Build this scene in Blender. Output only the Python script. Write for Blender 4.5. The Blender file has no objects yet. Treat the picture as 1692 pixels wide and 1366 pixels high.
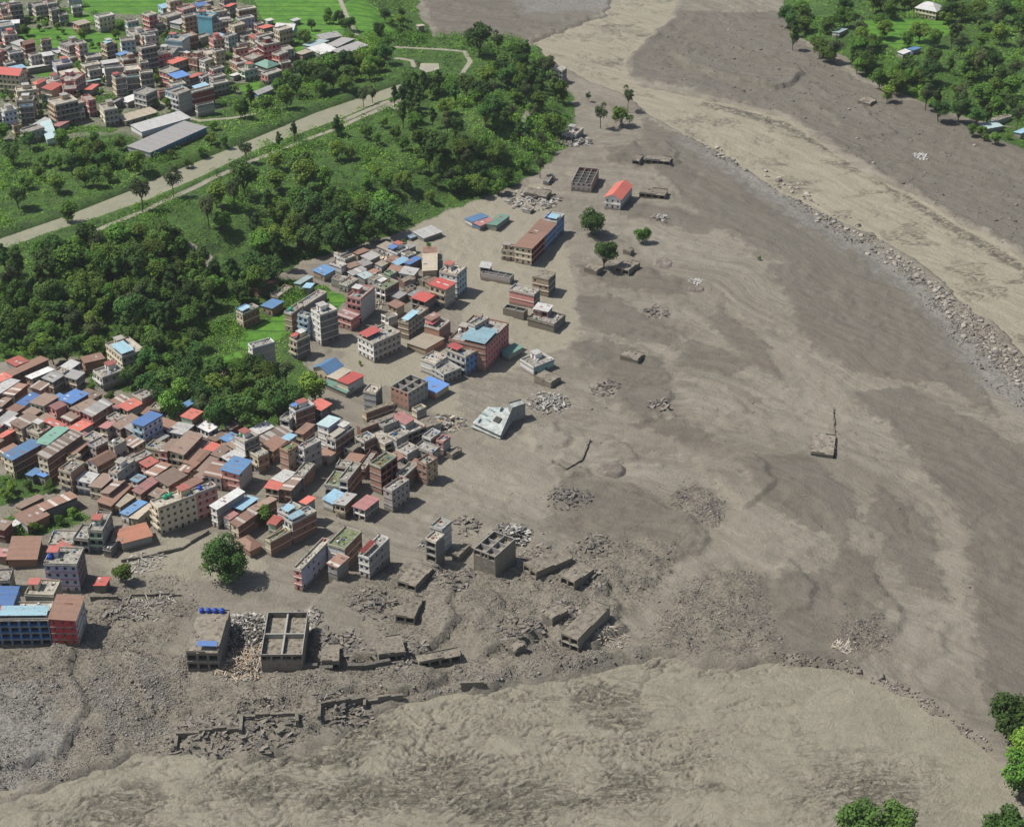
import bpy, math, random
import numpy as np
from mathutils import Vector, Matrix
R_ = math.radians
SC = bpy.context.scene
# ---------------------------------------------------------------- camera, sky, sun, exposure
CH, PITCH, FPX = 370.0, R_(31), 2894.0
cd = bpy.data.cameras.new("camera"); cam = bpy.data.objects.new("camera", cd); SC.collection.objects.link(cam)
cam.location = (0, 0, CH); cam.rotation_euler = (R_(90) - PITCH, 0, 0)
cd.sensor_width = 36; cd.lens = 36 * FPX / 1692; cd.clip_start = 1; cd.clip_end = 9000
SC.camera = cam
SUN_EL, SUN_AZ = R_(57), R_(-6)        # light travels towards +x, turned SUN_AZ from the x axis
wd = bpy.data.worlds.new("World"); SC.world = wd; wd.use_nodes = True
_n = wd.node_tree.nodes; _l = wd.node_tree.links
_bg = _n["Background"]; _sky = _n.new("ShaderNodeTexSky"); _sky.sky_type = 'NISHITA'; _sky.sun_disc = False
_sky.sun_elevation = SUN_EL; _sky.sun_rotation = R_(-90) ; _sky.air_density = 1.2; _sky.dust_density = 2.0
_l.new(_sky.outputs[0], _bg.inputs[0]); _bg.inputs[1].default_value = 0.075
sd = bpy.data.lights.new("sun", 'SUN'); sd.energy = 4.7; sd.angle = R_(0.6); sd.color = (1, .96, .89)
sun = bpy.data.objects.new("sun", sd); SC.collection.objects.link(sun)
_d = Vector((math.cos(SUN_EL) * math.cos(SUN_AZ), math.cos(SUN_EL) * math.sin(SUN_AZ), -math.sin(SUN_EL)))
sun.rotation_euler = _d.to_track_quat('-Z', 'Y').to_euler(); sun.location = (-200, 600, 300)
SC.view_settings.view_transform = 'Standard'; SC.view_settings.look = 'None'
SC.view_settings.exposure = 0.17; SC.view_settings.gamma = 1
SC.cycles.max_bounces = 4; SC.cycles.diffuse_bounces = 2

# ---------------------------------------------------------------- numbers: rays, noise, polygons
cP, sP = math.cos(PITCH), math.sin(PITCH)
def ray(px, py):
    u = (px - 846) / FPX; v = -(py - 683) / FPX
    return u, cP + v * sP, -sP + v * cP
def atz(px, py, z=0.0):
    dx, dy, dz = ray(px, py); t = (z - CH) / dz
    return dx * t, dy * t
def proj(x, y, z):
    z -= CH; d = y * cP - z * sP; v = y * sP + z * cP
    return 846 + FPX * x / d, 683 - FPX * v / d
def _h(ix, iy, s):
    n = (ix.astype(np.int64) * 374761393 + iy.astype(np.int64) * 668265263 + s * 982451653) & 0xffffffff
    n = ((n ^ (n >> 13)) * 1274126177) & 0xffffffff
    return ((n ^ (n >> 16)) & 0xffff) / 65535.0
def vn(x, y, s=0):
    x = np.asarray(x, float); y = np.asarray(y, float)
    ix = np.floor(x); iy = np.floor(y); fx = x - ix; fy = y - iy
    fx = fx * fx * (3 - 2 * fx); fy = fy * fy * (3 - 2 * fy)
    a = _h(ix, iy, s); b = _h(ix + 1, iy, s); c = _h(ix, iy + 1, s); d = _h(ix + 1, iy + 1, s)
    return a + (b - a) * fx + (c - a) * fy + (a - b - c + d) * fx * fy
def fbm(x, y, o=4, s=0):
    r = 0; a = .5; t = 0
    for k in range(o):
        r = r + a * vn(x * 2 ** k + 17.3 * k, y * 2 ** k - 9.1 * k, s + k); t += a; a *= .5
    return r / t
def sst(t):
    t = np.clip(t, 0, 1); return t * t * (3 - 2 * t)
def sdf(P, X, Y):
    """signed distance, positive inside"""
    d = np.full(X.shape, 1e9); ins = np.zeros(X.shape, bool); n = len(P)
    for i in range(n):
        x0, y0 = P[i]; x1, y1 = P[(i + 1) % n]; ex, ey = x1 - x0, y1 - y0
        t = np.clip(((X - x0) * ex + (Y - y0) * ey) / (ex * ex + ey * ey + 1e-9), 0, 1)
        d = np.minimum(d, (X - x0 - t * ex) ** 2 + (Y - y0 - t * ey) ** 2)
        if y0 != y1:
            ins ^= ((y0 > Y) != (y1 > Y)) & (X < (x1 - x0) * (Y - y0) / (y1 - y0) + x0)
    return np.where(ins, 1, -1) * np.sqrt(d)
def lined(P, X, Y):
    d = np.full(X.shape, 1e9)
    for (x0, y0), (x1, y1) in zip(P[:-1], P[1:]):
        ex, ey = x1 - x0, y1 - y0
        t = np.clip(((X - x0) * ex + (Y - y0) * ey) / (ex * ex + ey * ey + 1e-9), 0, 1)
        d = np.minimum(d, (X - x0 - t * ex) ** 2 + (Y - y0 - t * ey) ** 2)
    return np.sqrt(d)
def W(P, z=0.0): return [atz(a, b, z) for a, b in P]
TZ = 14.0
P_terr = W([(-1500, 640), (-300, 600), (0, 570), (130, 558), (260, 556), (330, 535), (380, 480), (450, 450), (520, 428), (640, 392), (760, 342), (880, 290), (940, 240), (955, 190), (930, 140), (905, 90), (860, 62), (800, 60), (715, 62), (690, 20), (690, -60), (760, -300), (-2500, -300)])
P_right = W([(1285, -60), (1292, 10), (1300, 50), (1345, 75), (1400, 95), (1430, 130), (1500, 160), (1560, 185), (1620, 200), (1692, 215), (1900, 250), (2400, 100), (2200, -300), (1300, -300)])
P_canal = W([(-500, 600), (0, 392), (100, 358), (210, 315), (260, 292), (400, 235), (520, 185), (668, 135), (675, 151), (560, 199), (420, 251), (330, 295), (245, 332), (150, 365), (70, 390), (0, 418), (-500, 632)], TZ - 1.2)
P_pond = W([(693, 103), (727, 104), (728, 116), (705, 122), (690, 114)], TZ - 1.2)
P_riv = W([(1010, -250), (1010, 0), (1000, 25), (960, 38), (880, 70), (905, 92), (925, 108), (947, 117), (980, 138), (1040, 162), (1078, 192), (1140, 228), (1230, 278), (1275, 308), (1321, 332), (1368, 358), (1440, 385), (1500, 420), (1550, 455), (1590, 500), (1640, 530), (1692, 585), (1900, 760), (2300, 760), (2300, 700), (1800, 500), (1692, 430), (1630, 388), (1555, 346), (1476, 304), (1415, 271), (1349, 225), (1307, 197), (1228, 178), (1143, 157), (1060, 142), (1038, 126), (1036, 100), (1060, 75), (1082, 50), (1110, 30), (1118, 0), (1130, -250)])
P_low = W([(-600, 1250), (0, 1318), (60, 1312), (110, 1290), (150, 1270), (240, 1248), (330, 1240), (400, 1258), (490, 1238), (560, 1215), (600, 1195), (660, 1160), (720, 1147), (800, 1137), (880, 1126), (960, 1112), (1010, 1104), (1060, 1095), (1085, 1080), (1120, 1078), (1150, 1092), (1230, 1101), (1290, 1092), (1340, 1098), (1400, 1105), (1440, 1120), (1500, 1146), (1560, 1180), (1600, 1212), (1640, 1250), (1680, 1292), (1720, 1370), (1800, 1600), (1200, 1900), (0, 1900), (-700, 1700)])
VEG = [W([(-300, 610), (0, 600), (130, 590), (150, 640), (205, 645), (240, 665), (330, 690), (345, 706), (440, 712), (480, 690), (520, 650), (505, 600), (500, 560), (520, 510), (575, 497), (540, 470), (450, 460), (400, 400), (-300, 400)]),
       W([(-60, 795), (60, 780), (100, 800), (90, 815), (-60, 850)]), W([(-60, 880), (60, 845), (140, 840), (150, 860), (60, 888), (-60, 910)]),
       W([(1600, 205), (1692, 215), (1760, 230), (1700, 250), (1640, 225)])]
RICE_T = [[(25, 46), (190, 48), (200, 78), (150, 90), (60, 75), (20, 72)], [(125, -30), (290, -30), (290, 18), (250, 26), (140, 20)], [(60, -200), (520, -200), (560, -20), (570, 60), (470, 70), (440, 50), (420, 0)], [(110, 24), (150, 22), (160, 36), (110, 36)], [(60, 115), (90, 118), (88, 128), (60, 126)],
          [(395, 142), (430, 135), (428, 150), (400, 152)], [(480, 75), (520, 72), (520, 92), (485, 88)], [(600, 60), (560, 10), (600, -10), (690, 45)]]
RICE_0 = [[(398, 550), (478, 513), (492, 540), (430, 580), (395, 575)], [(322, 605), (395, 580), (405, 600), (330, 625)], [(535, 478), (572, 488), (560, 515), (528, 505)]]
RICE_R = [[(1430, 35), (1560, 28), (1570, 55), (1530, 75), (1480, 80), (1420, 55)]]
DARK = [W(p) for p in [
    [(1000, 245), (1040, 238), (1105, 250), (1115, 270), (1060, 276), (1010, 268)], [(1060, 190), (1140, 235), (1275, 318), (1360, 372), (1440, 425), (1380, 440), (1280, 432), (1160, 360), (1100, 300), (1060, 240)],
    [(940, 440), (1010, 432), (1060, 440), (1150, 470), (1130, 492), (1060, 480), (990, 470)], [(945, 490), (1010, 482), (1060, 520), (1130, 545), (1120, 575), (1060, 565), (980, 545), (935, 510)],
    [(935, 565), (1000, 560), (1100, 600), (1110, 660), (1070, 700), (1010, 672), (1005, 630), (955, 590)],
    [(1265, 436), (1440, 428), (1500, 478), (1600, 590), (1650, 690), (1560, 640), (1400, 615), (1330, 560), (1300, 500)],
    [(1400, 650), (1500, 640), (1700, 740), (1900, 900), (1900, 1400), (1640, 1200), (1600, 950), (1560, 820), (1480, 720)],
    [(1040, 125), (1042, 95), (1085, 50), (1120, 20), (1290, 20), (1310, 60), (1430, 140), (1620, 210), (1900, 320), (1900, 470), (1692, 420), (1555, 340), (1415, 262), (1300, 190), (1150, 150)],
    [(700, 0), (1000, 0), (990, 25), (880, 66), (720, 60)], [(1210, 760), (1330, 745), (1420, 820), (1400, 900), (1280, 850)], [(1150, 950), (1400, 940), (1480, 1040), (1420, 1100), (1180, 1080)], [(930, 780), (1050, 800), (1180, 890), (1060, 960), (900, 880)],
    [(1180, 500), (1260, 560), (1300, 640), (1240, 600), (1170, 540)], [(1450, 800), (1540, 860), (1570, 1000), (1500, 960), (1430, 860)], [(1000, 330), (1120, 345), (1240, 380), (1150, 385), (1040, 360)], [(1130, 560), (1260, 600), (1200, 625), (1120, 600)], [(1020, 700), (1130, 690), (1200, 740), (1120, 730)], [(1390, 900), (1440, 920), (1480, 1010), (1410, 990), (1370, 940)]]]
RUB = [W(p) for p in [
    [(-600, 1090), (0, 1080), (140, 1060), (300, 1090), (760, 1095), (900, 1060), (1080, 1075), (1010, 1105), (720, 1145), (600, 1190), (400, 1260), (150, 1272), (0, 1320), (-600, 1300)],
    [(640, 930), (760, 940), (960, 900), (1120, 900), (1100, 960), (1030, 1040), (900, 1080), (640, 1060), (560, 1000)],
    [(1130, 960), (1240, 940), (1300, 1090), (1150, 1085), (1060, 1070)], [(140, 970), (300, 950), (330, 1000), (250, 1090), (140, 1070)], [(1400, 1020), (1460, 1020), (1460, 1080), (1380, 1070)], [(1130, 790), (1200, 830), (1180, 870), (1110, 830)]]]
GREY = [W([(-200, 1150), (60, 1140), (120, 1220), (90, 1290), (-200, 1310)]), W([(1120, 228), (1200, 262), (1290, 318), (1370, 365), (1460, 415), (1540, 480), (1600, 560), (1692, 640), (1800, 760), (1692, 690), (1600, 610), (1520, 500), (1430, 430), (1330, 372), (1250, 318)]),
        W([(830, -20), (1110, -60), (1110, 0), (1000, 18), (870, 20)])]
BEIGE = [W(p) for p in [[(560, 560), (720, 540), (760, 620), (760, 700), (640, 640), (560, 640)], [(180, 900), (400, 880), (440, 940), (260, 970), (180, 950)], [(680, 360), (900, 300), (940, 420), (960, 560), (820, 620), (720, 440), (640, 400)],
                                 [(1560, 820), (1590, 830), (1600, 1010), (1560, 1050)], [(1300, 540), (1340, 600), (1400, 660), (1390, 740), (1320, 700), (1330, 640)], [(1180, 780), (1260, 880), (1280, 960), (1200, 920), (1120, 960), (1080, 1000), (1160, 900)], [(740, 700), (900, 720), (860, 840), (760, 860), (700, 800)]]]
ROADS_T = [[(548, -60), (562, 0), (574, 30), (590, 58)], [(655, 78), (735, 82), (768, 86), (777, 102), (762, 124)], [(150, 384), (240, 347), (330, 306), (420, 264), (560, 211), (680, 158)], [(300, 190), (330, 200), (390, 193), (420, 188)], [(655, 97), (680, 100), (684, 110)],
           [(880, 158), (866, 178), (863, 200)], [(240, 165), (260, 168), (300, 190)], [(570, 200), (640, 170), (655, 180)], [(330, 420), (345, 400), (310, 395)]]
# ---------------------------------------------------------------- ground heights
def axis(a, b, st, lo, hi):
    m = list(np.arange(a, b + .01, st)); g = st; x = a
    left = []
    while x > lo: g *= 1.35; x -= g; left.append(x)
    g = st; x = b; right = []
    while x < hi: g *= 1.35; x += g; right.append(x)
    return np.array(left[::-1] + m + right)
GX = axis(-400, 400, 1.25, -4500, 4500); GY = axis(350, 700, 1.1, -1500, 352)
GY = np.concatenate([GY[GY <= 700], axis(701.5, 1320, 1.7, 701, 8000)]); GY = np.unique(GY)
XX, YY = np.meshgrid(GX, GY)
wx = (fbm(XX / 9, YY / 9, 3, 5) - .5); wy = (fbm(XX / 9, YY / 9, 3, 9) - .5)
XW, YW = XX + 5 * wx, YY + 7 * wy
S_terr = sdf(P_terr, XX + 8 * wx, YY + 12 * wy); S_right = sdf(P_right, XW, YW)
S_can = sdf(P_canal, XX, YY); S_pond = sdf(P_pond, XX, YY)
S_riv = sdf(P_riv, XW, YW); S_low = sdf(P_low, XW, YW)
def mx(L, X=XW, Y=YW):
    r = np.full(X.shape, -1e3)
    for p in L: r = np.maximum(r, sdf(p, X, Y))
    return r
S_veg = np.maximum(np.maximum(S_terr, S_right), mx(VEG))
S_rice = np.maximum(np.maximum(mx([W(p, TZ) for p in RICE_T], XX, YY), mx([W(p) for p in RICE_0], XX, YY)), mx([W(p, 5) for p in RICE_R], XX, YY))
# terraced paddies of the slope and the broad green slopes
S_dark = mx(DARK); S_rub = mx(RUB); S_grey = mx(GREY); S_beige = mx(BEIGE[:3]); S_wash = mx(BEIGE[3:])
S_road = np.full(XX.shape, 1e3)
for p in ROADS_T: S_road = np.minimum(S_road, lined(W(p, TZ), XX, YY))
ZB = TZ * sst(S_terr / 48) + 5 * sst(S_right / 30)
ca_ = np.maximum(S_can, S_pond)
ZB = ZB - 2.6 * sst((ca_ + 1.0) / 3.5) + 1.0 * np.exp(-((S_can + 4.5) / 2.5) ** 2)
Z = ZB.copy()
near = (S_terr < 5) & (S_right < 5)
# flow coordinates of the mud fan (streaks run away from the upper channel)
ang = R_(-38) + .9 * (fbm(XX / 160, YY / 160, 2, 31) - .5) + R_(30) * sst((XX + 60) / 260) - R_(25) * sst((560 - YY) / 120)
FU = (-XX * np.sin(R_(-42)) + YY * np.cos(R_(-42))) + 55 * (fbm(XX / 95, YY / 95, 3, 33) - .5) + .0009 * (XX - 100) ** 2
FV = (XX * np.cos(R_(-42)) + YY * np.sin(R_(-42))) + 30 * (fbm(XX / 70, YY / 70, 2, 35) - .5)
streak = fbm(FU / 6 + 1.5 * wx, FV / 26 + 2 * wy, 5, 41)
lb_ = fbm(FU / 24 + 2 * wx, FV / 75, 3, 141); LOBE = sst((lb_ - .47) * 16 + .5); lb2 = fbm(FU / 9 + 3 * wx, FV / 24 + 3 * wy, 4, 142); LOBE2 = sst((lb2 - .56) * 18 + .5)
mudm = sst(-S_veg / 6)
roughm = sst(S_rub / 10 + .3)
rid = 1 - np.abs(2 * fbm(XX / 7 + 2 * wx, YY / 7, 4, 51) - 1)
Z += mudm * (1.1 * (streak - .5) + .9 * (fbm(XX / 22, YY / 22, 4, 43) - .5) + .25 * (fbm(XX / 3, YY / 3, 3, 44) - .5))
Z += mudm * (.55 * (LOBE - .5) + .35 * LOBE2)
Z += mudm * roughm * (3.2 * (fbm(XX / 16, YY / 16, 4, 45) - .42) + 2.2 * (rid - .7) + .7 * (fbm(XX / 1.6, YY / 1.6, 2, 47) - .5) * (YY < 700))
Z += sst(S_veg / 6) * (1.2 * (fbm(XX / 14, YY / 14, 3, 48) - .5)) * (1 - sst(S_rice / 3 + 1)) * (1 - sst((ca_ + 9) / 4))
tw = sst(sdf(W([(-300, 640), (0, 620), (200, 660), (330, 700), (480, 640), (600, 560), (640, 430), (740, 430), (860, 560), (800, 640), (780, 760), (700, 850), (680, 960), (480, 980), (380, 900), (160, 960), (-300, 1000)]), XX, YY) / 15)
Z = Z * (1 - tw) + (ZB + .25 * (fbm(XX / 6, YY / 6, 3, 49) - .5)) * tw
Z -= (2.6 * sst((S_riv + 1.5) / 5) + 3.0 * sst((S_low + 1.5) / 5))
Z += .9 * np.exp(-((S_low + 4) / 3) ** 2) * (XX > 20) + .5 * np.exp(-((S_riv + 3) / 3) ** 2)
SCARP = [W(p) for p in [[(900, 820), (1000, 800), (1100, 840), (1180, 885), (1165, 915), (1110, 930), (1050, 900), (960, 870)], [(880, 880), (980, 880), (1060, 920), (1115, 945), (1080, 970), (1000, 985), (900, 960)],
    [(580, 930), (720, 930), (760, 980), (740, 1060), (690, 1095), (520, 1102), (500, 1020)], [(220, 1078), (330, 1096), (560, 1112), (700, 1110), (760, 1122), (640, 1150), (400, 1180), (240, 1180), (205, 1130)], [(-200, 1080), (120, 1080), (137, 1160), (132, 1220), (100, 1262), (-200, 1290)],
    [(930, 745), (985, 715), (1040, 735), (1050, 760), (960, 790), (910, 780)], [(760, 990), (820, 985), (900, 1060), (860, 1080), (780, 1072)], [(905, 975), (1000, 970), (1050, 1040), (990, 1075), (915, 1060)], [(1010, 640), (1110, 650), (1112, 690), (1060, 702), (1015, 672)],
    [(1050, 232), (1110, 240), (1130, 275), (1060, 280), (1005, 262)], [(1270, 940), (1310, 925), (1350, 960), (1340, 1000), (1290, 1010)], [(1370, 960), (1450, 950), (1500, 1020), (1470, 1070), (1400, 1050)], [(740, 1120), (900, 1090), (1010, 1075), (1060, 1085), (1000, 1100), (860, 1125), (740, 1142)],
    [(300, 1185), (520, 1160), (660, 1148), (650, 1156), (600, 1175), (480, 1210), (400, 1240), (300, 1232)], [(1100, 90), (1200, 70), (1330, 120), (1300, 150), (1180, 130)], [(1330, 170), (1420, 175), (1480, 220), (1420, 230)], [(860, 700), (920, 690), (940, 730), (880, 745)], [(1150, 760), (1240, 745), (1290, 800), (1230, 840), (1170, 800)]]]
XS, YS = XX + 9 * wx, YY + 12 * wy
for i, p in enumerate(SCARP):
    d = sdf(p, XS, YS); hh = 2.8 if i in (2, 3, 4, 6, 7, 14) else 1.5
    Z += mudm * hh * sst(d / 1.0) * (.25 + .75 * np.exp(-np.maximum(d, 0) / 14)) * (1 - tw)
Z += mudm * .4 * sst(S_dark / 1.2) * np.exp(-np.maximum(S_dark, 0) / 16)
Z += mudm * (1 - tw) * .5 * (1 - np.abs(2 * fbm(XX / 9 + 3 * wx, YY / 6, 4, 151) - 1) - .75) * sst((700 - YY) / 100 + .3)
# the eroded step along the lower bank and the scarps in the debris
def ground_at(x, y, G=Z):
    i = min(max(np.searchsorted(GX, x) - 1, 0), len(GX) - 2); j = min(max(np.searchsorted(GY, y) - 1, 0), len(GY) - 2)
    u = (x - GX[i]) / (GX[i + 1] - GX[i]); v = (y - GY[j]) / (GY[j + 1] - GY[j])
    return float((G[j, i] * (1 - u) + G[j, i + 1] * u) * (1 - v) + (G[j + 1, i] * (1 - u) + G[j + 1, i + 1] * u) * v)
def gmany(x, y, G=Z):
    i = np.clip(np.searchsorted(GX, x) - 1, 0, len(GX) - 2); j = np.clip(np.searchsorted(GY, y) - 1, 0, len(GY) - 2)
    u = (x - GX[i]) / (GX[i + 1] - GX[i]); v = (y - GY[j]) / (GY[j + 1] - GY[j])
    return (G[j, i] * (1 - u) + G[j, i + 1] * u) * (1 - v) + (G[j + 1, i] * (1 - u) + G[j + 1, i + 1] * u) * v
def spot(px, py, up=0.0):
    z = 0.0
    for k in range(9):
        x, y = atz(px, py, z + up); z = .35 * z + .65 * ground_at(x, y)
    return x, y, ground_at(x, y)

# ---------------------------------------------------------------- materials
MATS = {}
def newmat(name):
    m = bpy.data.materials.new(name); m.use_nodes = True; nt = m.node_tree
    return m, nt.nodes, nt.links, nt.nodes["Principled BSDF"]
def nd(N, L, typ, ins=None, **kw):
    n = N.new(typ)
    for k, v in kw.items(): setattr(n, k, v)
    for k, v in (ins or {}).items():
        if isinstance(v, bpy.types.NodeSocket): L.new(v, n.inputs[k])
        else: n.inputs[k].default_value = v
    return n
def c4(c): return (c[0], c[1], c[2], 1)
def mixc(N, L, f, a, b, bt='MIX'):
    n = N.new("ShaderNodeMix"); n.data_type = 'RGBA'; n.blend_type = bt
    for i, v in ((0, f), (6, a), (7, b)):
        if isinstance(v, bpy.types.NodeSocket): L.new(v, n.inputs[i])
        else: n.inputs[i].default_value = v if i == 0 else c4(v)
    return n.outputs[2]
def mth(N, L, op, a, b=0.0, c=None):
    n = N.new("ShaderNodeMath"); n.operation = op
    for i, v in ((0, a), (1, b), (2, c)):
        if v is None: continue
        if isinstance(v, bpy.types.NodeSocket): L.new(v, n.inputs[i])
        else: n.inputs[i].default_value = v
    return n.outputs[0]
def mrange(N, L, v, a, b, c=0.0, d=1.0, smooth=True):
    n = N.new("ShaderNodeMapRange"); n.interpolation_type = 'SMOOTHSTEP' if smooth else 'LINEAR'
    L.new(v, n.inputs[0])
    for i, q in ((1, a), (2, b), (3, c), (4, d)): n.inputs[i].default_value = q
    return n.outputs[0]
def noise(N, L, vec, scale, det=4, rough=.55, dist=0.0):
    n = nd(N, L, "ShaderNodeTexNoise", {"Scale": scale, "Detail": det, "Roughness": rough, "Distortion": dist})
    if vec is not None: L.new(vec, n.inputs["Vector"])
    return n.outputs[0]
def bump(N, L, b, h, s, d):
    n = nd(N, L, "ShaderNodeBump", {"Strength": s, "Distance": d, "Height": h}); L.new(n.outputs[0], b.inputs["Normal"])
MUD = (.17, .148, .115)
def wallmat(col, kind='paint'):
    k = ('w', col, kind); col = tuple(min(.78, q * 1.18) for q in col) if kind == 'paint' else col
    if k in MATS: return MATS[k]
    m, N, L, b = newmat("wall_" + kind); tc = N.new("ShaderNodeTexCoord").outputs["Object"]
    oi = N.new("ShaderNodeObjectInfo").outputs["Random"]
    n1 = noise(N, L, tc, .7, 4); n2 = noise(N, L, tc, 3.5, 3)
    c = mixc(N, L, mrange(N, L, n1, .35, .75, 0, .45), col, tuple(q * .62 for q in col))
    if kind == 'brick':
        br = nd(N, L, "ShaderNodeTexBrick", {"Scale": 1.0, "Color1": c4(col), "Color2": c4(tuple(q * .7 for q in col)), "Mortar": c4(tuple(q * .75 + .06 for q in col)), "Mortar Size": .012, "Brick Width": .28, "Row Height": .09})
        mp = nd(N, L, "ShaderNodeMapping", {"Rotation": (R_(90), 0, 0)}); L.new(tc, mp.inputs[0]); L.new(mp.outputs[0], br.inputs["Vector"])
        c = mixc(N, L, .55, c, br.outputs[0])
        # concrete frame of posts and beams shows in the brickwork
    c = mixc(N, L, mrange(N, L, n2, .5, .8, 0, .35), c, tuple(q * .5 + .03 for q in col))
    hs = nd(N, L, "ShaderNodeHueSaturation"); L.new(c, hs.inputs["Color"]); L.new(mrange(N, L, oi, 0, 1, .82, 1.12, False), hs.inputs["Value"]); c = hs.outputs[0]
    sz = N.new("ShaderNodeSeparateXYZ"); L.new(tc, sz.inputs[0])
    md = mrange(N, L, mth(N, L, 'ADD', sz.outputs[2], mth(N, L, 'MULTIPLY', n2, -2.2)), -.5, 1.0, .85, 0)
    c = mixc(N, L, md, c, MUD)
    L.new(c, b.inputs["Base Color"]); b.inputs["Roughness"].default_value = .9
    bump(N, L, b, n2, .35, .08); MATS[k] = m; return m
def sheetmat(col, rust=0.3, stripe=0, gloss=.45):
    k = ('s', col, rust, stripe)
    if k in MATS: return MATS[k]
    m, N, L, b = newmat("corrugated_sheet"); tc = N.new("ShaderNodeTexCoord").outputs["Object"]
    oi = N.new("ShaderNodeObjectInfo").outputs["Random"]
    off = nd(N, L, "ShaderNodeVectorMath", {0: tc}, operation='ADD'); cx = N.new("ShaderNodeCombineXYZ"); L.new(mth(N, L, 'MULTIPLY', oi, 90.), cx.inputs[0]); L.new(cx.outputs[0], off.inputs[1]); v = off.outputs[0]
    n1 = noise(N, L, v, .55, 5, .65); n2 = noise(N, L, v, 2.2, 4, .6)
    c = mixc(N, L, mrange(N, L, n1, .5 - rust * .35, .78, 0, .2 + .7 * rust), col, (.16, .075, .042))
    c = mixc(N, L, mrange(N, L, n2, .45, .75, 0, .45), c, tuple(q * .55 + .03 for q in col))
    # single sheets laid side by side, each a little different
    sz = N.new("ShaderNodeSeparateXYZ"); L.new(v, sz.inputs[0])
    wn = nd(N, L, "ShaderNodeTexWhiteNoise", noise_dimensions='1D'); L.new(mth(N, L, 'FLOOR', mth(N, L, 'MULTIPLY', sz.outputs[0], 1.1)), wn.inputs["W"])
    c = mixc(N, L, mth(N, L, 'MULTIPLY', wn.outputs[0], .35), c, tuple(q * .45 for q in col))
    if stripe:
        wn2 = nd(N, L, "ShaderNodeTexWhiteNoise", noise_dimensions='1D'); L.new(mth(N, L, 'FLOOR', mth(N, L, 'MULTIPLY', sz.outputs[0], .75)), wn2.inputs["W"])
        c = mixc(N, L, mth(N, L, 'MULTIPLY', mth(N, L, 'GREATER_THAN', wn2.outputs[0], .58), .85), c, (.5, .47, .43))
    c = mixc(N, L, mrange(N, L, n2, .42, .62, .08, .38), c, (.26, .235, .195)); c = mixc(N, L, mth(N, L, 'MULTIPLY', mrange(N, L, n1, .58, .66), .5), c, (.2, .12, .08))
    hs = nd(N, L, "ShaderNodeHueSaturation"); L.new(c, hs.inputs["Color"]); L.new(mrange(N, L, oi, 0, 1, .72, 1.25, False), hs.inputs["Value"]); L.new(hs.outputs[0], b.inputs["Base Color"])
    b.inputs["Roughness"].default_value = gloss + .2
    wv = nd(N, L, "ShaderNodeTexWave", {"Scale": 1.6, "Distortion": .0}, bands_direction='X'); L.new(v, wv.inputs["Vector"])
    bump(N, L, b, wv.outputs[1], .4, .06); MATS[k] = m; return m
def plain(name, col, rough=.8, var=.3, sc=1.5, bmp=.2):
    k = ('p', name)
    if k in MATS: return MATS[k]
    m, N, L, b = newmat(name); tc = N.new("ShaderNodeTexCoord").outputs["Object"]
    oi = N.new("ShaderNodeObjectInfo").outputs["Random"]
    n1 = noise(N, L, tc, sc, 5, .65)
    c = mixc(N, L, mrange(N, L, n1, .3, .7), tuple(q * (1 - var) for q in col), tuple(min(1, q * (1 + var)) for q in col))
    hs = nd(N, L, "ShaderNodeHueSaturation"); L.new(c, hs.inputs["Color"]); L.new(mrange(N, L, oi, 0, 1, .85, 1.12, False), hs.inputs["Value"])
    L.new(hs.outputs[0], b.inputs["Base Color"]); b.inputs["Roughness"].default_value = rough
    if bmp: bump(N, L, b, n1, .5, bmp)
    MATS[k] = m; return m
def leafmat(name, c1, c2):
    k = ('l', name)
    if k in MATS: return MATS[k]
    m, N, L, b = newmat(name); at = nd(N, L, "ShaderNodeAttribute", attribute_name="tint")
    oi = N.new("ShaderNodeObjectInfo").outputs["Random"]
    c = mixc(N, L, at.outputs["Fac"], c1, c2)
    hs = nd(N, L, "ShaderNodeHueSaturation", {"Saturation": 1.0}); L.new(c, hs.inputs["Color"])
    L.new(mrange(N, L, oi, 0, 1, .6, 1.45, False), hs.inputs["Value"]); L.new(mrange(N, L, mth(N, L, 'FRACT', mth(N, L, 'MULTIPLY', oi, 7.3)), 0, 1, .472, .515, False), hs.inputs["Hue"])
    L.new(hs.outputs[0], b.inputs["Base Color"]); b.inputs["Roughness"].default_value = .75
    b.inputs["Specular IOR Level"].default_value = .2
    MATS[k] = m; return m
GLASS = newmat("dark_glass"); GLASS[3].inputs["Base Color"].default_value = (.025, .03, .035, 1); GLASS[3].inputs["Roughness"].default_value = .25; GLASS = GLASS[0]

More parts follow.
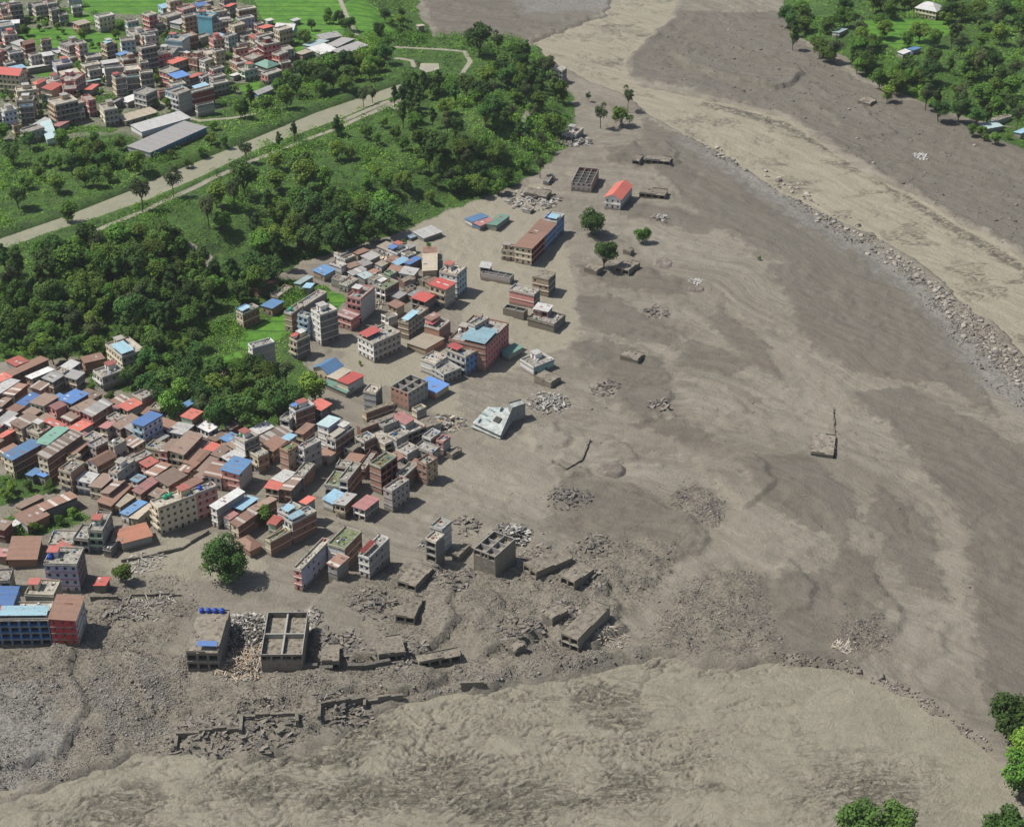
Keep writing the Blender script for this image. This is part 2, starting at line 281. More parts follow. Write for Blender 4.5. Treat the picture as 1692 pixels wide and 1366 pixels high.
# ---------------------------------------------------------------- object helpers
COL = SC.collection
def tag(o, label=None, cat=None, group=None, kind=None):
    for k, v in (('label', label), ('category', cat), ('group', group), ('kind', kind)):
        if v: o[k] = v
    return o
def empty(name, loc, rz=0.0):
    o = bpy.data.objects.new(name, None); COL.objects.link(o); o.location = loc; o.rotation_euler = (0, 0, rz); o.empty_display_size = .5
    return o
class MB:
    def __init__(s): s.v = []; s.f = []; s.m = []
    def quad(s, a, b, c, d, m=0):
        n = len(s.v); s.v += [a, b, c, d]; s.f.append((n, n + 1, n + 2, n + 3)); s.m.append(m)
    def poly(s, pts, m=0):
        n = len(s.v); s.v += pts; s.f.append(tuple(range(n, n + len(pts)))); s.m.append(m)
    def box(s, x0, x1, y0, y1, z0, z1, m=0):
        n = len(s.v)
        s.v += [(x0, y0, z0), (x1, y0, z0), (x1, y1, z0), (x0, y1, z0), (x0, y0, z1), (x1, y0, z1), (x1, y1, z1), (x0, y1, z1)]
        for f in ((0, 3, 2, 1), (4, 5, 6, 7), (0, 1, 5, 4), (1, 2, 6, 5), (2, 3, 7, 6), (3, 0, 4, 7)):
            s.f.append(tuple(n + i for i in f)); s.m.append(m)
    def obox(s, c, ax, ay, az, m=0):
        """box from centre and three half axis vectors"""
        c, ax, ay, az = map(Vector, (c, ax, ay, az)); n = len(s.v)
        for sz in (-1, 1):
            for sx, sy in ((-1, -1), (1, -1), (1, 1), (-1, 1)): s.v.append(tuple(c + sx * ax + sy * ay + sz * az))
        for f in ((0, 3, 2, 1), (4, 5, 6, 7), (0, 1, 5, 4), (1, 2, 6, 5), (2, 3, 7, 6), (3, 0, 4, 7)):
            s.f.append(tuple(n + i for i in f)); s.m.append(m)
    def sheet(s, P, t, m=0):
        """four points (counter-clockwise seen from above) made a slab of thickness t"""
        n = len(s.v); s.v += [tuple(p) for p in P] + [(p[0], p[1], p[2] - t) for p in P]
        for f in ((0, 1, 2, 3), (7, 6, 5, 4), (0, 4, 5, 1), (1, 5, 6, 2), (2, 6, 7, 3), (3, 7, 4, 0)):
            s.f.append(tuple(n + i for i in f)); s.m.append(m)
    def cyl(s, x, y, z0, z1, r0, r1=None, n=10, m=0, cap=True):
        r1 = r0 if r1 is None else r1; k = len(s.v)
        for z, r in ((z0, r0), (z1, r1)):
            for i in range(n): s.v.append((x + r * math.cos(2 * math.pi * i / n), y + r * math.sin(2 * math.pi * i / n), z))
        for i in range(n): s.f.append((k + i, k + (i + 1) % n, k + n + (i + 1) % n, k + n + i)); s.m.append(m)
        if cap: s.f.append(tuple(k + n + i for i in range(n))); s.m.append(m)
    def mesh(s, name, mats):
        me = bpy.data.meshes.new(name); me.from_pydata(s.v, [], s.f)
        for m in (mats if isinstance(mats, (list, tuple)) else [mats]): me.materials.append(m)
        me.polygons.foreach_set("material_index", s.m); me.update(); return me
    def build(s, name, mats, parent=None):
        o = bpy.data.objects.new(name, s.mesh(name, mats)); COL.objects.link(o)
        if parent: o.parent = parent
        return o
def inst(name, me, parent=None, loc=(0, 0, 0), rz=0.0):
    o = bpy.data.objects.new(name, me); COL.objects.link(o); o.location = loc; o.rotation_euler = (0, 0, rz)
    if parent: o.parent = parent
    return o
def npmesh(name, V, F, mats, smooth=False, attrs=None, fattr=None):
    me = bpy.data.meshes.new(name); V = np.asarray(V, np.float32); F = np.asarray(F, np.int32); k = F.shape[1]
    me.vertices.add(len(V)); me.vertices.foreach_set("co", V.ravel())
    me.loops.add(F.size); me.loops.foreach_set("vertex_index", F.ravel())
    me.polygons.add(len(F)); me.polygons.foreach_set("loop_start", np.arange(0, F.size, k, dtype=np.int32))
    me.polygons.foreach_set("loop_total", np.full(len(F), k, np.int32))
    if smooth: me.polygons.foreach_set("use_smooth", np.ones(len(F), bool))
    me.materials.append(mats); me.update(calc_edges=True)
    for n, a in (attrs or {}).items():
        at = me.attributes.new(n, 'FLOAT', 'POINT'); at.data.foreach_set("value", np.asarray(a, np.float32).ravel())
    for n, a in (fattr or {}).items():
        at = me.attributes.new(n, 'FLOAT', 'FACE'); at.data.foreach_set("value", np.asarray(a, np.float32).ravel())
    return me
def gridfaces(ny, nx):
    i = np.arange(ny * nx).reshape(ny, nx)
    return np.stack([i[:-1, :-1], i[:-1, 1:], i[1:, 1:], i[1:, :-1]], -1).reshape(-1, 4)

# ---------------------------------------------------------------- ground material and sheet
def ground_material():
    m, N, L, b = newmat("flood_mud_and_green_ground")
    g = N.new("ShaderNodeNewGeometry").outputs["Position"]
    def at(n): return nd(N, L, "ShaderNodeAttribute", attribute_name=n).outputs["Fac"]
    def msk(n, n_, amp=1.2, w=.06): return mrange(N, L, mth(N, L, 'ADD', at(n), mth(N, L, 'MULTIPLY', mth(N, L, 'SUBTRACT', n_, .5), amp)), .5 - w, .5 + w)
    nb = noise(N, L, g, .035, 6, .6); nm = noise(N, L, g, .16, 6, .65); nf = noise(N, L, g, .9, 5, .7); ng = noise(N, L, g, 3.0, 3, .7)
    fl = N.new("ShaderNodeCombineXYZ"); L.new(mth(N, L, 'MULTIPLY', at("fu"), .26), fl.inputs[0]); L.new(mth(N, L, 'MULTIPLY', at("fv"), .055), fl.inputs[1])
    st = noise(N, L, fl.outputs[0], 1.0, 6, .65, 1.3)
    fl2 = N.new("ShaderNodeCombineXYZ"); L.new(mth(N, L, 'MULTIPLY', at("fu"), .06), fl2.inputs[0]); L.new(mth(N, L, 'MULTIPLY', at("fv"), .009), fl2.inputs[1])
    st2 = noise(N, L, fl2.outputs[0], 1.0, 6, .6, 1.6)
    A = (.246, .224, .178); B = (.188, .168, .134)
    mud = mixc(N, L, mrange(N, L, st2, .4, .62), A, B)
    mud = mixc(N, L, mrange(N, L, st, .48, .66, 0, .6), mud, (.145, .126, .1)); mud = mixc(N, L, mrange(N, L, st, .30, .42, .3, 0), mud, (.31, .28, .22))
    r1 = mrange(N, L, mth(N, L, 'ABSOLUTE', mth(N, L, 'SUBTRACT', st2, .5)), .0, .012, 1, 0); r2 = mrange(N, L, mth(N, L, 'ABSOLUTE', mth(N, L, 'SUBTRACT', st, .5)), .0, .016, 1, 0); r3 = mrange(N, L, mth(N, L, 'ABSOLUTE', mth(N, L, 'SUBTRACT', st2, .565)), .0, .012, 1, 0)
    mud = mixc(N, L, mth(N, L, 'MULTIPLY', r1, .45), mud, (.12, .103, .082)); mud = mixc(N, L, mth(N, L, 'MULTIPLY', r2, mrange(N, L, nb, .42, .55, 0, .55)), mud, (.105, .092, .073)); mud = mixc(N, L, mth(N, L, 'MULTIPLY', r3, .4), mud, (.33, .3, .235))
    mud = mixc(N, L, mrange(N, L, nm, .45, .75, 0, .3), mud, (.29, .26, .205))
    mud = mixc(N, L, mth(N, L, 'MULTIPLY', at("lobe"), .3), mud, (.15, .131, .105)); mud = mixc(N, L, mth(N, L, 'MULTIPLY', at("lobe2"), .2), mud, (.29, .26, .205))
    mud = mixc(N, L, mth(N, L, 'MULTIPLY', msk("dark", nm, .6, .05), .72), mud, mixc(N, L, mrange(N, L, st, .35, .65), (.098, .087, .07), mixc(N, L, nf, (.115, .102, .082), (.185, .165, .133))))
    mud = mixc(N, L, mth(N, L, 'MULTIPLY', msk("beige", nm, .6, .05), .75), mud, mixc(N, L, mrange(N, L, nf, .3, .7), (.275, .25, .19), (.32, .29, .22)))
    mud = mixc(N, L, mth(N, L, 'MULTIPLY', msk("wash", st, .7, .05), .3), mud, (.3, .27, .21))
    rb = mixc(N, L, mrange(N, L, nf, .35, .65), (.11, .097, .074), (.255, .23, .18))
    rb = mixc(N, L, mrange(N, L, ng, .62, .72), rb, (.36, .33, .29))
    mud = mixc(N, L, mth(N, L, 'MULTIPLY', msk("rub", nm, 1.4, .2), .8), mud, rb)
    mud = mixc(N, L, mth(N, L, 'MULTIPLY', msk("grey", nm, 1.2, .2), .65), mud, mixc(N, L, mrange(N, L, nf, .4, .6), (.15, .145, .135), (.27, .26, .245)))
    mud = mixc(N, L, mrange(N, L, nf, .55, .8, 0, .35), mud, (.12, .105, .083))
    veg = mixc(N, L, mrange(N, L, nm, .3, .7), (.022, .05, .012), (.06, .12, .02))
    veg = mixc(N, L, mrange(N, L, nf, .4, .7, 0, .7), veg, (.085, .15, .028))
    veg = mixc(N, L, mrange(N, L, nb, .62, .75, 0, .6), veg, (.16, .14, .08))
    wv = nd(N, L, "ShaderNodeTexWave", {"Scale": .035, "Distortion": 2.0, "Detail": 2.0, "Detail Scale": .6}, bands_direction='Y'); L.new(g, wv.inputs["Vector"])
    rice = mixc(N, L, mrange(N, L, nm, .3, .7), (.055, .165, .014), (.11, .25, .025))
    rice = mixc(N, L, mrange(N, L, wv.outputs[1], .9, .98, 0, .7), rice, (.035, .09, .015))
    c = mixc(N, L, msk("veg", nf, .5, .03), mud, veg)
    c = mixc(N, L, mth(N, L, 'MULTIPLY', at("town"), .75), c, mixc(N, L, mrange(N, L, nf, .35, .65), (.09, .1, .06), (.3, .275, .22)))
    c = mixc(N, L, msk("rice", nm, .25, .03), c, rice)
    c = mixc(N, L, msk("road", nf, .2, .05), c, mixc(N, L, nf, (.26, .24, .18), (.36, .33, .265)))
    L.new(c, b.inputs["Base Color"])
    L.new(mrange(N, L, st2, .4, .6, .62, .95), b.inputs["Roughness"]); b.inputs["Specular IOR Level"].default_value = .3
    h = mth(N, L, 'ADD', mth(N, L, 'MULTIPLY', nf, .8), mth(N, L, 'ADD', mth(N, L, 'MULTIPLY', ng, .35), mth(N, L, 'MULTIPLY', st, .6)))
    bump(N, L, b, h, .9, .9)
    return m
enc = lambda s, w=16.0: np.clip(s / w * .5 + .5, 0, 1)
townT = np.zeros(XX.shape)
P_town2 = W([(-400, 60), (-60, 0), (230, -10), (420, -20), (440, 60), (520, 110), (480, 130), (470, 150), (400, 170), (310, 205), (240, 250), (200, 225), (100, 235), (-400, 300)], TZ)
townT = sst(sdf(P_town2, XW, YW) / 8) * (fbm(XX / 11, YY / 11, 3, 61) > .47)
gm = npmesh("ground", np.stack([XX, YY, Z], -1).reshape(-1, 3), gridfaces(*XX.shape), ground_material(), True,
            dict(veg=enc(S_veg, 8), rice=enc(S_rice, 5), dark=enc(S_dark, 16), beige=enc(S_beige, 16), wash=enc(S_wash, 16), rub=enc(S_rub, 20), grey=enc(S_grey, 14), road=enc(1.4 - S_road, 4), town=townT, lobe=LOBE, lobe2=LOBE2, fu=FU, fv=FV))
tag(inst("ground", gm), kind='structure')

# ---------------------------------------------------------------- water
def watermat(name, c1, c2, foam, fl=False, rough=.35):
    m, N, L, b = newmat(name); g = N.new("ShaderNodeNewGeometry").outputs["Position"]
    if fl:
        cx = N.new("ShaderNodeCombineXYZ"); L.new(mth(N, L, 'MULTIPLY', nd(N, L, "ShaderNodeAttribute", attribute_name="fu").outputs["Fac"], .3), cx.inputs[0])
        L.new(mth(N, L, 'MULTIPLY', nd(N, L, "ShaderNodeAttribute", attribute_name="fv").outputs["Fac"], .045), cx.inputs[1]); v = cx.outputs[0]
        n1 = noise(N, L, v, 1, 6, .65, .6); n2 = noise(N, L, g, .6, 4, .6)
    else:
        n1 = noise(N, L, g, .12, 6, .6, 1.0); n2 = noise(N, L, g, .8, 5, .65, 1.2)
    c = mixc(N, L, mrange(N, L, n1, .35, .65), c1, c2)
    c = mixc(N, L, mrange(N, L, n2, .55, .75, 0, foam), c, (.36, .33, .26))
    lo = nd(N, L, "ShaderNodeAttribute", attribute_name="trough_shade").outputs["Fac"]; tb = nd(N, L, "ShaderNodeAttribute", attribute_name="dark_stroke").outputs["Fac"]
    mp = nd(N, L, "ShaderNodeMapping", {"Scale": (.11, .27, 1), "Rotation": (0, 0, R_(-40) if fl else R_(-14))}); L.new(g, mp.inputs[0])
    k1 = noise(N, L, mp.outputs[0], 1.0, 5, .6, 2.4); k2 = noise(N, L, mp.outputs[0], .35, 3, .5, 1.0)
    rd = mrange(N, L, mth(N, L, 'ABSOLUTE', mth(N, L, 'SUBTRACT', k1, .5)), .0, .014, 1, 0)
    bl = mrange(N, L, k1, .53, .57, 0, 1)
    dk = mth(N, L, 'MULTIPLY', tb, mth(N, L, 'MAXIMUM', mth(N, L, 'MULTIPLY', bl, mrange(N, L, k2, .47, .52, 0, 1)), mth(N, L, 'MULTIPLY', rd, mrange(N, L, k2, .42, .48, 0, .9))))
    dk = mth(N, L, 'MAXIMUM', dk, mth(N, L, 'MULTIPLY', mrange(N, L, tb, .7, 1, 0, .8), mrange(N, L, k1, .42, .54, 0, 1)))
    c = mixc(N, L, mth(N, L, 'MULTIPLY', dk, .9), c, (.07, .06, .042))  # dark brown strokes and blotches mixed into the water colour
    c = mixc(N, L, mth(N, L, 'MULTIPLY', lo, .9), c, tuple(q * .3 for q in c1))  # shade of the wave creases painted into the water colour
    L.new(c, b.inputs["Base Color"]); b.inputs["Roughness"].default_value = rough + .2; b.inputs["Specular IOR Level"].default_value = .35
    bump(N, L, b, mth(N, L, 'ADD', n2, n1), .8, .7); return m
def watersheet(name, S, level, mat, zfun, fine=None, pad=4.0):
    ys, xs = np.where(S > -pad)
    if fine is None:
        j0, j1, i0, i1 = ys.min(), ys.max() + 1, xs.min(), xs.max() + 1
        X, Y, M = XX[j0:j1, i0:i1], YY[j0:j1, i0:i1], S[j0:j1, i0:i1]
    else:
        x0, x1, y0, y1, st = fine; X, Y = np.meshgrid(np.arange(x0, x1, st), np.arange(y0, y1, st)); M = gmany(X, Y, S)
    zz, tr, si = zfun(X, Y, M); F = gridfaces(*X.shape); ok = (M.ravel()[F] > -pad).any(1); F = F[ok]
    used = np.unique(F); mp = np.zeros(X.size, int); mp[used] = np.arange(len(used))
    V = np.stack([X, Y, level + zz], -1).reshape(-1, 3)[used]
    fu = gmany(X, Y, FU).ravel()[used]; fv = gmany(X, Y, FV).ravel()[used]
    me = npmesh(name, V, mp[F], mat, True, dict(trough_shade=tr.ravel()[used], dark_stroke=si.ravel()[used], fu=fu, fv=fv))
    return tag(inst(name, me), kind='structure')
MIDL = W([(1170, 172), (1228, 184), (1300, 206), (1380, 246), (1440, 280), (1490, 320), (1540, 350), (1600, 388), (1692, 440), (1900, 560)])
def z_up(X, Y, M):
    fu = gmany(X, Y, FU); fv = gmany(X, Y, FV)
    n = fbm(fu / 4, fv / 18, 4, 71); ml = lined(MIDL, X, Y); mid = np.exp(-(ml / 5) ** 2) + .55 * (fbm(fu / 16, fv / 40, 3, 73) > .56)
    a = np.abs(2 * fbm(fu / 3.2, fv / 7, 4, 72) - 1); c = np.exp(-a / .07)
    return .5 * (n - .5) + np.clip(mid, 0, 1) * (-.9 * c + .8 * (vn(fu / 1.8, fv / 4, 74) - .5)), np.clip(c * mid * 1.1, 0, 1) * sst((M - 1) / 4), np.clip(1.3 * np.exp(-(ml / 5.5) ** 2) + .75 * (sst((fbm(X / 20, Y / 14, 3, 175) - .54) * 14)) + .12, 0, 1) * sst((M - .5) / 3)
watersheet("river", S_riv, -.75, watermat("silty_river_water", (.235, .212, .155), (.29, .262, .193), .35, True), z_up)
def z_low(X, Y, M):
    wx = 14 * (fbm(X / 20, Y / 20, 4, 81) - .5); wy = 14 * (fbm(X / 20, Y / 20, 4, 82) - .5)
    R1 = R_(14); U = X * math.cos(R1) + Y * math.sin(R1) + wx; V_ = -X * math.sin(R1) + Y * math.cos(R1) + wy
    a = np.abs(2 * fbm(U / 11, V_ / 3.6, 4, 83) - 1); b_ = np.abs(2 * fbm((U + wx) / 4.2, V_ / 1.5, 4, 84) - 1); d_ = np.abs(2 * fbm(U / 2.0, V_ / .9, 3, 89) - 1)
    sp = np.zeros(X.shape)
    for px, py, r in ((540, 1235, 11), (600, 1205, 8), (985, 1150, 9), (1020, 1185, 8), (1450, 1300, 14), (600, 1310, 12), (720, 1290, 14), (860, 1320, 14), (1050, 1290, 10), (200, 1330, 12), (420, 1300, 10)):
        q = atz(px, py); sp = np.maximum(sp, np.exp(-(((X - q[0]) / (r * 1.5)) ** 2 + ((Y - q[1]) / r) ** 2)))
    patch = np.clip(sst((fbm(X / 26, Y / 13, 3, 85) - .46) * 7) * sst((110 - X) / 60) + sp, 0, 1); far_ = sst((150 - X) / 90)
    turb = .06 + .42 * far_ + .55 * patch
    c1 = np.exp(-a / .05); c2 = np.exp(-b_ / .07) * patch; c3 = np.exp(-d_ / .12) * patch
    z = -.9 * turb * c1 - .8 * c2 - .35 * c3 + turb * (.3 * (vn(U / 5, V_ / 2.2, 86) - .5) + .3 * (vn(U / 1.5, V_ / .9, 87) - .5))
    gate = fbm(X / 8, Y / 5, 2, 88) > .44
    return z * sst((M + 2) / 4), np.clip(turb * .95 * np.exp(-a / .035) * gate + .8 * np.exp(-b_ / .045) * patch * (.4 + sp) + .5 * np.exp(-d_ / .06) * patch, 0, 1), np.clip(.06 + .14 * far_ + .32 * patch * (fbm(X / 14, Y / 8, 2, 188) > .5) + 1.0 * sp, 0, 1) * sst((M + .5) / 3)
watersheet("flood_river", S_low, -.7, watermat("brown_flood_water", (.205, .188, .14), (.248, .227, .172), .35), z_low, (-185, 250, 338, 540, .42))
flat0 = lambda X, Y, M: (0 * X, 0 * X, 0 * X)
watersheet("canal_water", S_can, TZ - 1.5, watermat("canal_water", (.245, .24, .17), (.28, .27, .19), .1, False, .2), flat0, pad=2)
watersheet("pond_water", S_pond, TZ - 1.4, watermat("pond_water", (.30, .28, .22), (.36, .33, .26), .1), flat0, pad=2)
# ================================================================ houses
WC = {  # wall colours
 'cream': ((.52, .45, .32), 'cream'), 'white': ((.62, .61, .58), 'white'), 'pink': ((.55, .25, .22), 'pink'), 'rose': ((.46, .16, .15), 'rose-red'), 'salmon': ((.44, .24, .17), 'salmon brick'),
 'grey': ((.27, .26, .24), 'grey concrete'), 'dgrey': ((.15, .145, .14), 'dark grey'), 'tan': ((.38, .29, .19), 'tan'), 'brick': ((.28, .14, .09), 'brown brick'), 'dbrick': ((.2, .115, .085), 'dark brick'),
 'blue': ((.10, .22, .42), 'blue'), 'lblue': ((.33, .46, .52), 'light blue'), 'lav': ((.42, .43, .55), 'lavender grey'), 'cyan': ((.20, .52, .62), 'cyan'), 'green': ((.35, .45, .33), 'pale green'), 'teal': ((.24, .38, .37), 'teal grey'),
 'mud': ((.19, .168, .132), 'mud-caked'), 'maroon': ((.20, .055, .045), 'maroon'), 'red': ((.42, .05, .05), 'red'), 'pgrey': ((.36, .31, .29), 'pinkish grey'), 'lgrey': ((.42, .42, .41), 'pale grey'), 'coral': ((.5, .15, .11), 'coral')}
RC = {  # roof colours: colour, rust amount, words
 'blue': ((.06, .22, .46), .0, 'blue sheet roof'), 'bblue': ((.04, .19, .52), .0, 'bright blue sheet roof'), 'lblue': ((.22, .42, .56), .05, 'light blue sheet roof'), 'rust': ((.27, .13, .085), .6, 'rusty sheet roof'),
 'brown': ((.235, .155, .115), .35, 'brown sheet roof'), 'coral': ((.55, .10, .07), .05, 'coral red sheet roof'), 'red': ((.48, .035, .03), .0, 'bright red sheet roof'), 'rose': ((.36, .13, .13), .2, 'rose-red sheet roof'),
 'white': ((.58, .58, .57), .05, 'white sheet roof'), 'grey': ((.30, .30, .30), .15, 'grey sheet roof'), 'tan': ((.42, .36, .27), .1, 'tan sheet roof'), 'orange': ((.36, .12, .06), .3, 'rust-orange sheet roof'),
 'teal': ((.10, .28, .22), .05, 'teal green sheet roof'), 'green': ((.05, .22, .15), .05, 'green sheet roof'), 'pteal': ((.38, .52, .54), .05, 'pale teal sheet roof'), 'mud': ((.17, .15, .12), .1, 'mud-covered roof')}
CONC = lambda: plain("roof_concrete", (.25, .235, .205), .9, .45, .8)
TRIM = {}
PINKT = plain("pink_trim", (.5, .24, .24), .8, .2, 2, .1)
FR = plain("window_frame_paint", (.22, .2, .18), .6, .1, 3, 0)
PW = plain("painted_trim", (.55, .5, .42), .8, .2, 2, .1)
DOORM = plain("door_wood", (.16, .07, .045), .7, .3, 4, 0)
SHOP = plain("steel_shutter", (.16, .2, .26), .5, .3, 4, 0)
REBAR = plain("concrete_stub", (.3, .285, .26), .9, .3, 2, 0)
winc = {}
def winmesh(w, h, kind=0):
    k = (round(w, 1), round(h, 1), kind)
    if k not in winc:
        b = MB(); w_, h_ = k[0] / 2, k[1] / 2
        b.quad((-w_, .0, -h_), (w_, .0, -h_), (w_, .0, h_), (-w_, .0, h_), 1)
        t = .09
        for x0, x1, z0, z1 in ((-w_, -w_ + t, -h_, h_), (w_ - t, w_, -h_, h_), (-w_ + t, w_ - t, h_ - t, h_), (-w_ + t, w_ - t, -h_, -h_ + t), (-.04, .04, -h_ + t, h_ - t)):
            b.box(x0, x1, -.07, .02, z0, z1, 0)
        winc[k] = b.mesh("window", [FR, GLASS])
    return winc[k]
def facade(wb, p, d, L, H, st, sh, style, rng, outs, z0=0.0):
    """wall from p along unit d, outward normal = (d.y,-d.x); punches openings and returns window places"""
    nx, ny = d[1], -d[0]
    def P(u, z, dep=0.0): return (p[0] + d[0] * u - nx * dep, p[1] + d[1] * u - ny * dep, z)
    wb.quad(P(0, -2.0), P(L, -2.0), P(L, z0), P(0, z0))
    n = max(1, int(round(L / (2.6 if style in 'wb' else 3.2)))); bay = L / n
    for s in range(st):
        za, zb = z0 + s * sh, z0 + (s + 1) * sh
        if s == st - 1: zb = H
        for i in range(n):
            u0, u1 = i * bay, (i + 1) * bay
            op = None
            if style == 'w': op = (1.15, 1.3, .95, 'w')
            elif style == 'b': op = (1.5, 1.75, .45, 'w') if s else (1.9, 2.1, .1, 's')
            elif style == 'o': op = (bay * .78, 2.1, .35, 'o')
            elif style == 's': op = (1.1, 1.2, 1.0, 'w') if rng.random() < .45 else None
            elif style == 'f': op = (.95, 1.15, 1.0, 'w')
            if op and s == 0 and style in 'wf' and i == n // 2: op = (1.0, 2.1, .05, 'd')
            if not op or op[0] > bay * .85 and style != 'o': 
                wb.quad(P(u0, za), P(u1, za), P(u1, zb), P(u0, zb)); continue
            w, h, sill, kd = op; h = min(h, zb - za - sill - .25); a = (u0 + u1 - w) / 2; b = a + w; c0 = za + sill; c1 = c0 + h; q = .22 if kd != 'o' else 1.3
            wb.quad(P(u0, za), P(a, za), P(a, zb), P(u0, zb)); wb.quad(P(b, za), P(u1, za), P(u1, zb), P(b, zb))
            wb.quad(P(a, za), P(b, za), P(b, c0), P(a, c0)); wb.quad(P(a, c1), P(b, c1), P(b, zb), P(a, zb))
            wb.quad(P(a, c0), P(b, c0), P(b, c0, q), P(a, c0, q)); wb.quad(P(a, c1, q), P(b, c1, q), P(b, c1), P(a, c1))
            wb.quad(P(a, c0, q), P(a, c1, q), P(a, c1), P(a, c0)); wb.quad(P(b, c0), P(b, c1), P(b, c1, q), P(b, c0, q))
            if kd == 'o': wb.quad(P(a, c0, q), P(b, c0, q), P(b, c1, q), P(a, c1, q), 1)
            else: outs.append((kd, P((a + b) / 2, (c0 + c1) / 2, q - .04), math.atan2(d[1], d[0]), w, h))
TANKC = {'B': ((.01, .07, .42), 'blue'), 'D': ((.02, .02, .025), 'black'), 'G': ((.02, .32, .18), 'green'), 'W': ((.6, .6, .58), 'white')}
def tank(wpos, rz, c, r, host, n):
    t = empty("water_tank", wpos); b = MB(); b.cyl(0, 0, 0, r * 1.5, r, r, 12, 0, False); b.cyl(0, 0, r * 1.5, r * 2.0, r, r * .45, 12)
    for z in (.4, .8, 1.15): b.cyl(0, 0, r * z, r * z + .07, r * 1.05, r * 1.05, 12)
    b.build("body", plain("tank_" + TANKC[c][1], TANKC[c][0], .4, .1, 2, 0), t)
    l = MB(); l.cyl(0, 0, r * 2.0, r * 2.15, r * .5, r * .42, 10); l.build("lid", plain("tank_" + TANKC[c][1], TANKC[c][0], .4, .1, 2, 0), t)
    TANKS.append((t, TANKC[c][1], host, n))
TANKS = []; HOUSES = []
NUMW = ['zero', 'one', 'two', 'three', 'four', 'five', 'six', 'seven', 'eight']
def house(Lp, Np, Rp, st, roof, fcol, scol, opts, label, zone, rid):
    if roof[1:2] == 'x': opts += 'x'
    rng = random.Random(rid * 7 + 13); far = zone == 'far'
    sh = 2.95; H = max(1.6, st * sh); x, y, g = spot(Np[0], Np[1], H)
    for k in range(6):
        g = .5 * g + .5 * ground_at(*atz(Np[0], Np[1], g + H))
    zt = g + H; N = Vector(atz(*Np, zt)); Lw = Vector(atz(*Lp, zt)) - N; Rw = Vector(atz(*Rp, zt)) - N
    a1 = math.atan2(Rw.y, Rw.x); a2 = math.atan2(Lw.y, Lw.x) - math.pi / 2
    v = Vector((math.cos(a1), math.sin(a1))) * Rw.length ** .8 + Vector((math.cos(a2), math.sin(a2))) * Lw.length ** .8
    a = math.atan2(v.y, v.x); ex = Vector((math.cos(a), math.sin(a))); ey = Vector((-ex.y, ex.x))
    Wd = max(3.0, Rw.length); Dp = max(3.0, Lw.length * max(.85, math.cos(a2 - a)))
    Wd = min(Wd, 60); Dp = min(Dp, 45)
    c = N + ex * Wd / 2 + ey * Dp / 2
    gs = [ground_at(*(c + ex * Wd * i / 2 + ey * Dp * j / 2)) for i in (-1, 1) for j in (-1, 1)]
    gz = min(max(g, min(gs)), g + .5)
    nm_ = "ruined_house" if ('x' in opts or roof[0] in 'uv') else "shed" if H < 4.4 else "apartment_block" if st > 3.3 else "flat_roofed_house" if roof[0] == 'f' else "sheet_roofed_house"
    root = empty(nm_, (c.x, c.y, gz), a)
    h = H + (g - gz)
    nst = max(1, int(round(st)))
    hx, hy = Wd / 2, Dp / 2
    fw, sw = opts[0], opts[1]
    fk = 'brick' if fcol in ('brick', 'dbrick', 'salmon') else 'paint'; sk = 'brick' if scol in ('brick', 'dbrick', 'salmon') else 'paint'
    fm, sm = wallmat(WC[fcol][0], fk), wallmat(WC[scol][0], sk)
    wins = []; w1 = MB(); w2 = MB(); shh = h / nst
    facade(w1, (-hx, hy), (0, -1), Dp, h, nst, shh, fw, rng, wins)      # left-front face
    facade(w2, (-hx, -hy), (1, 0), Wd, h, nst, shh, sw, rng, wins)      # right-front face
    facade(w2, (hx, -hy), (0, 1), Dp, h, nst, shh, 's' if not far else '.', rng, wins)
    facade(w2, (hx, hy), (-1, 0), Wd, h, nst, shh, 's' if not far else '.', rng, wins)
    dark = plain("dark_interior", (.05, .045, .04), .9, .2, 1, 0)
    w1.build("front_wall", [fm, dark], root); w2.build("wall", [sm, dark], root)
    cap = 60 if not far else 14
    if len(wins) > cap: wins = rng.sample(wins, cap)
    for kd, p, rz, ww, hh in wins:
        if kd == 'w': inst("window", winmesh(ww, hh), root, p, rz)
        elif kd == 'd':
            if 'door' not in winc:
                q = MB(); q.quad((-.5, 0, -1.05), (.5, 0, -1.05), (.5, 0, 1.05), (-.5, 0, 1.05)); q.box(-.5, -.42, -.06, .02, -1.05, 1.05); q.box(.42, .5, -.06, .02, -1.05, 1.05); winc['door'] = q.mesh("door", DOORM)
            inst("door", winc['door'], root, p, rz)
        else:
            if 'shut' not in winc:
                q = MB()
                for k in range(7): q.box(-.95, .95, -.03 - .02 * (k % 2), .03, -1.05 + k * .3, -.75 + k * .3 - .002)
                winc['shut'] = q.mesh("shutter", SHOP)
            inst("shutter", winc['shut'], root, p, rz)
    # floor slabs, posts and balconies
    if nst > 1 and not far and roof[0] not in 'uv':
        b = MB(); e = .16 if sk == 'brick' else .22
        for s in range(1, nst): b.box(-hx - e, hx + e * .5, -hy - e * .5, hy + e * .3, s * shh - .16, s * shh + .12)
        b.build("floor_slab", PINKT if label and "pink" in label and fcol in ("lblue", "lav", "red") else PW if fcol in ('cream', 'white', 'pink', 'tan') else CONC(), root)
    elif nst > 1 and far and fcol != 'cyan':
        b = MB()
        for s in range(1, nst): b.box(-hx - .35, hx + .2, -hy - .35, hy + .2, s * shh - .2, s * shh + .1)
        b.build("floor_slab", PW, root)
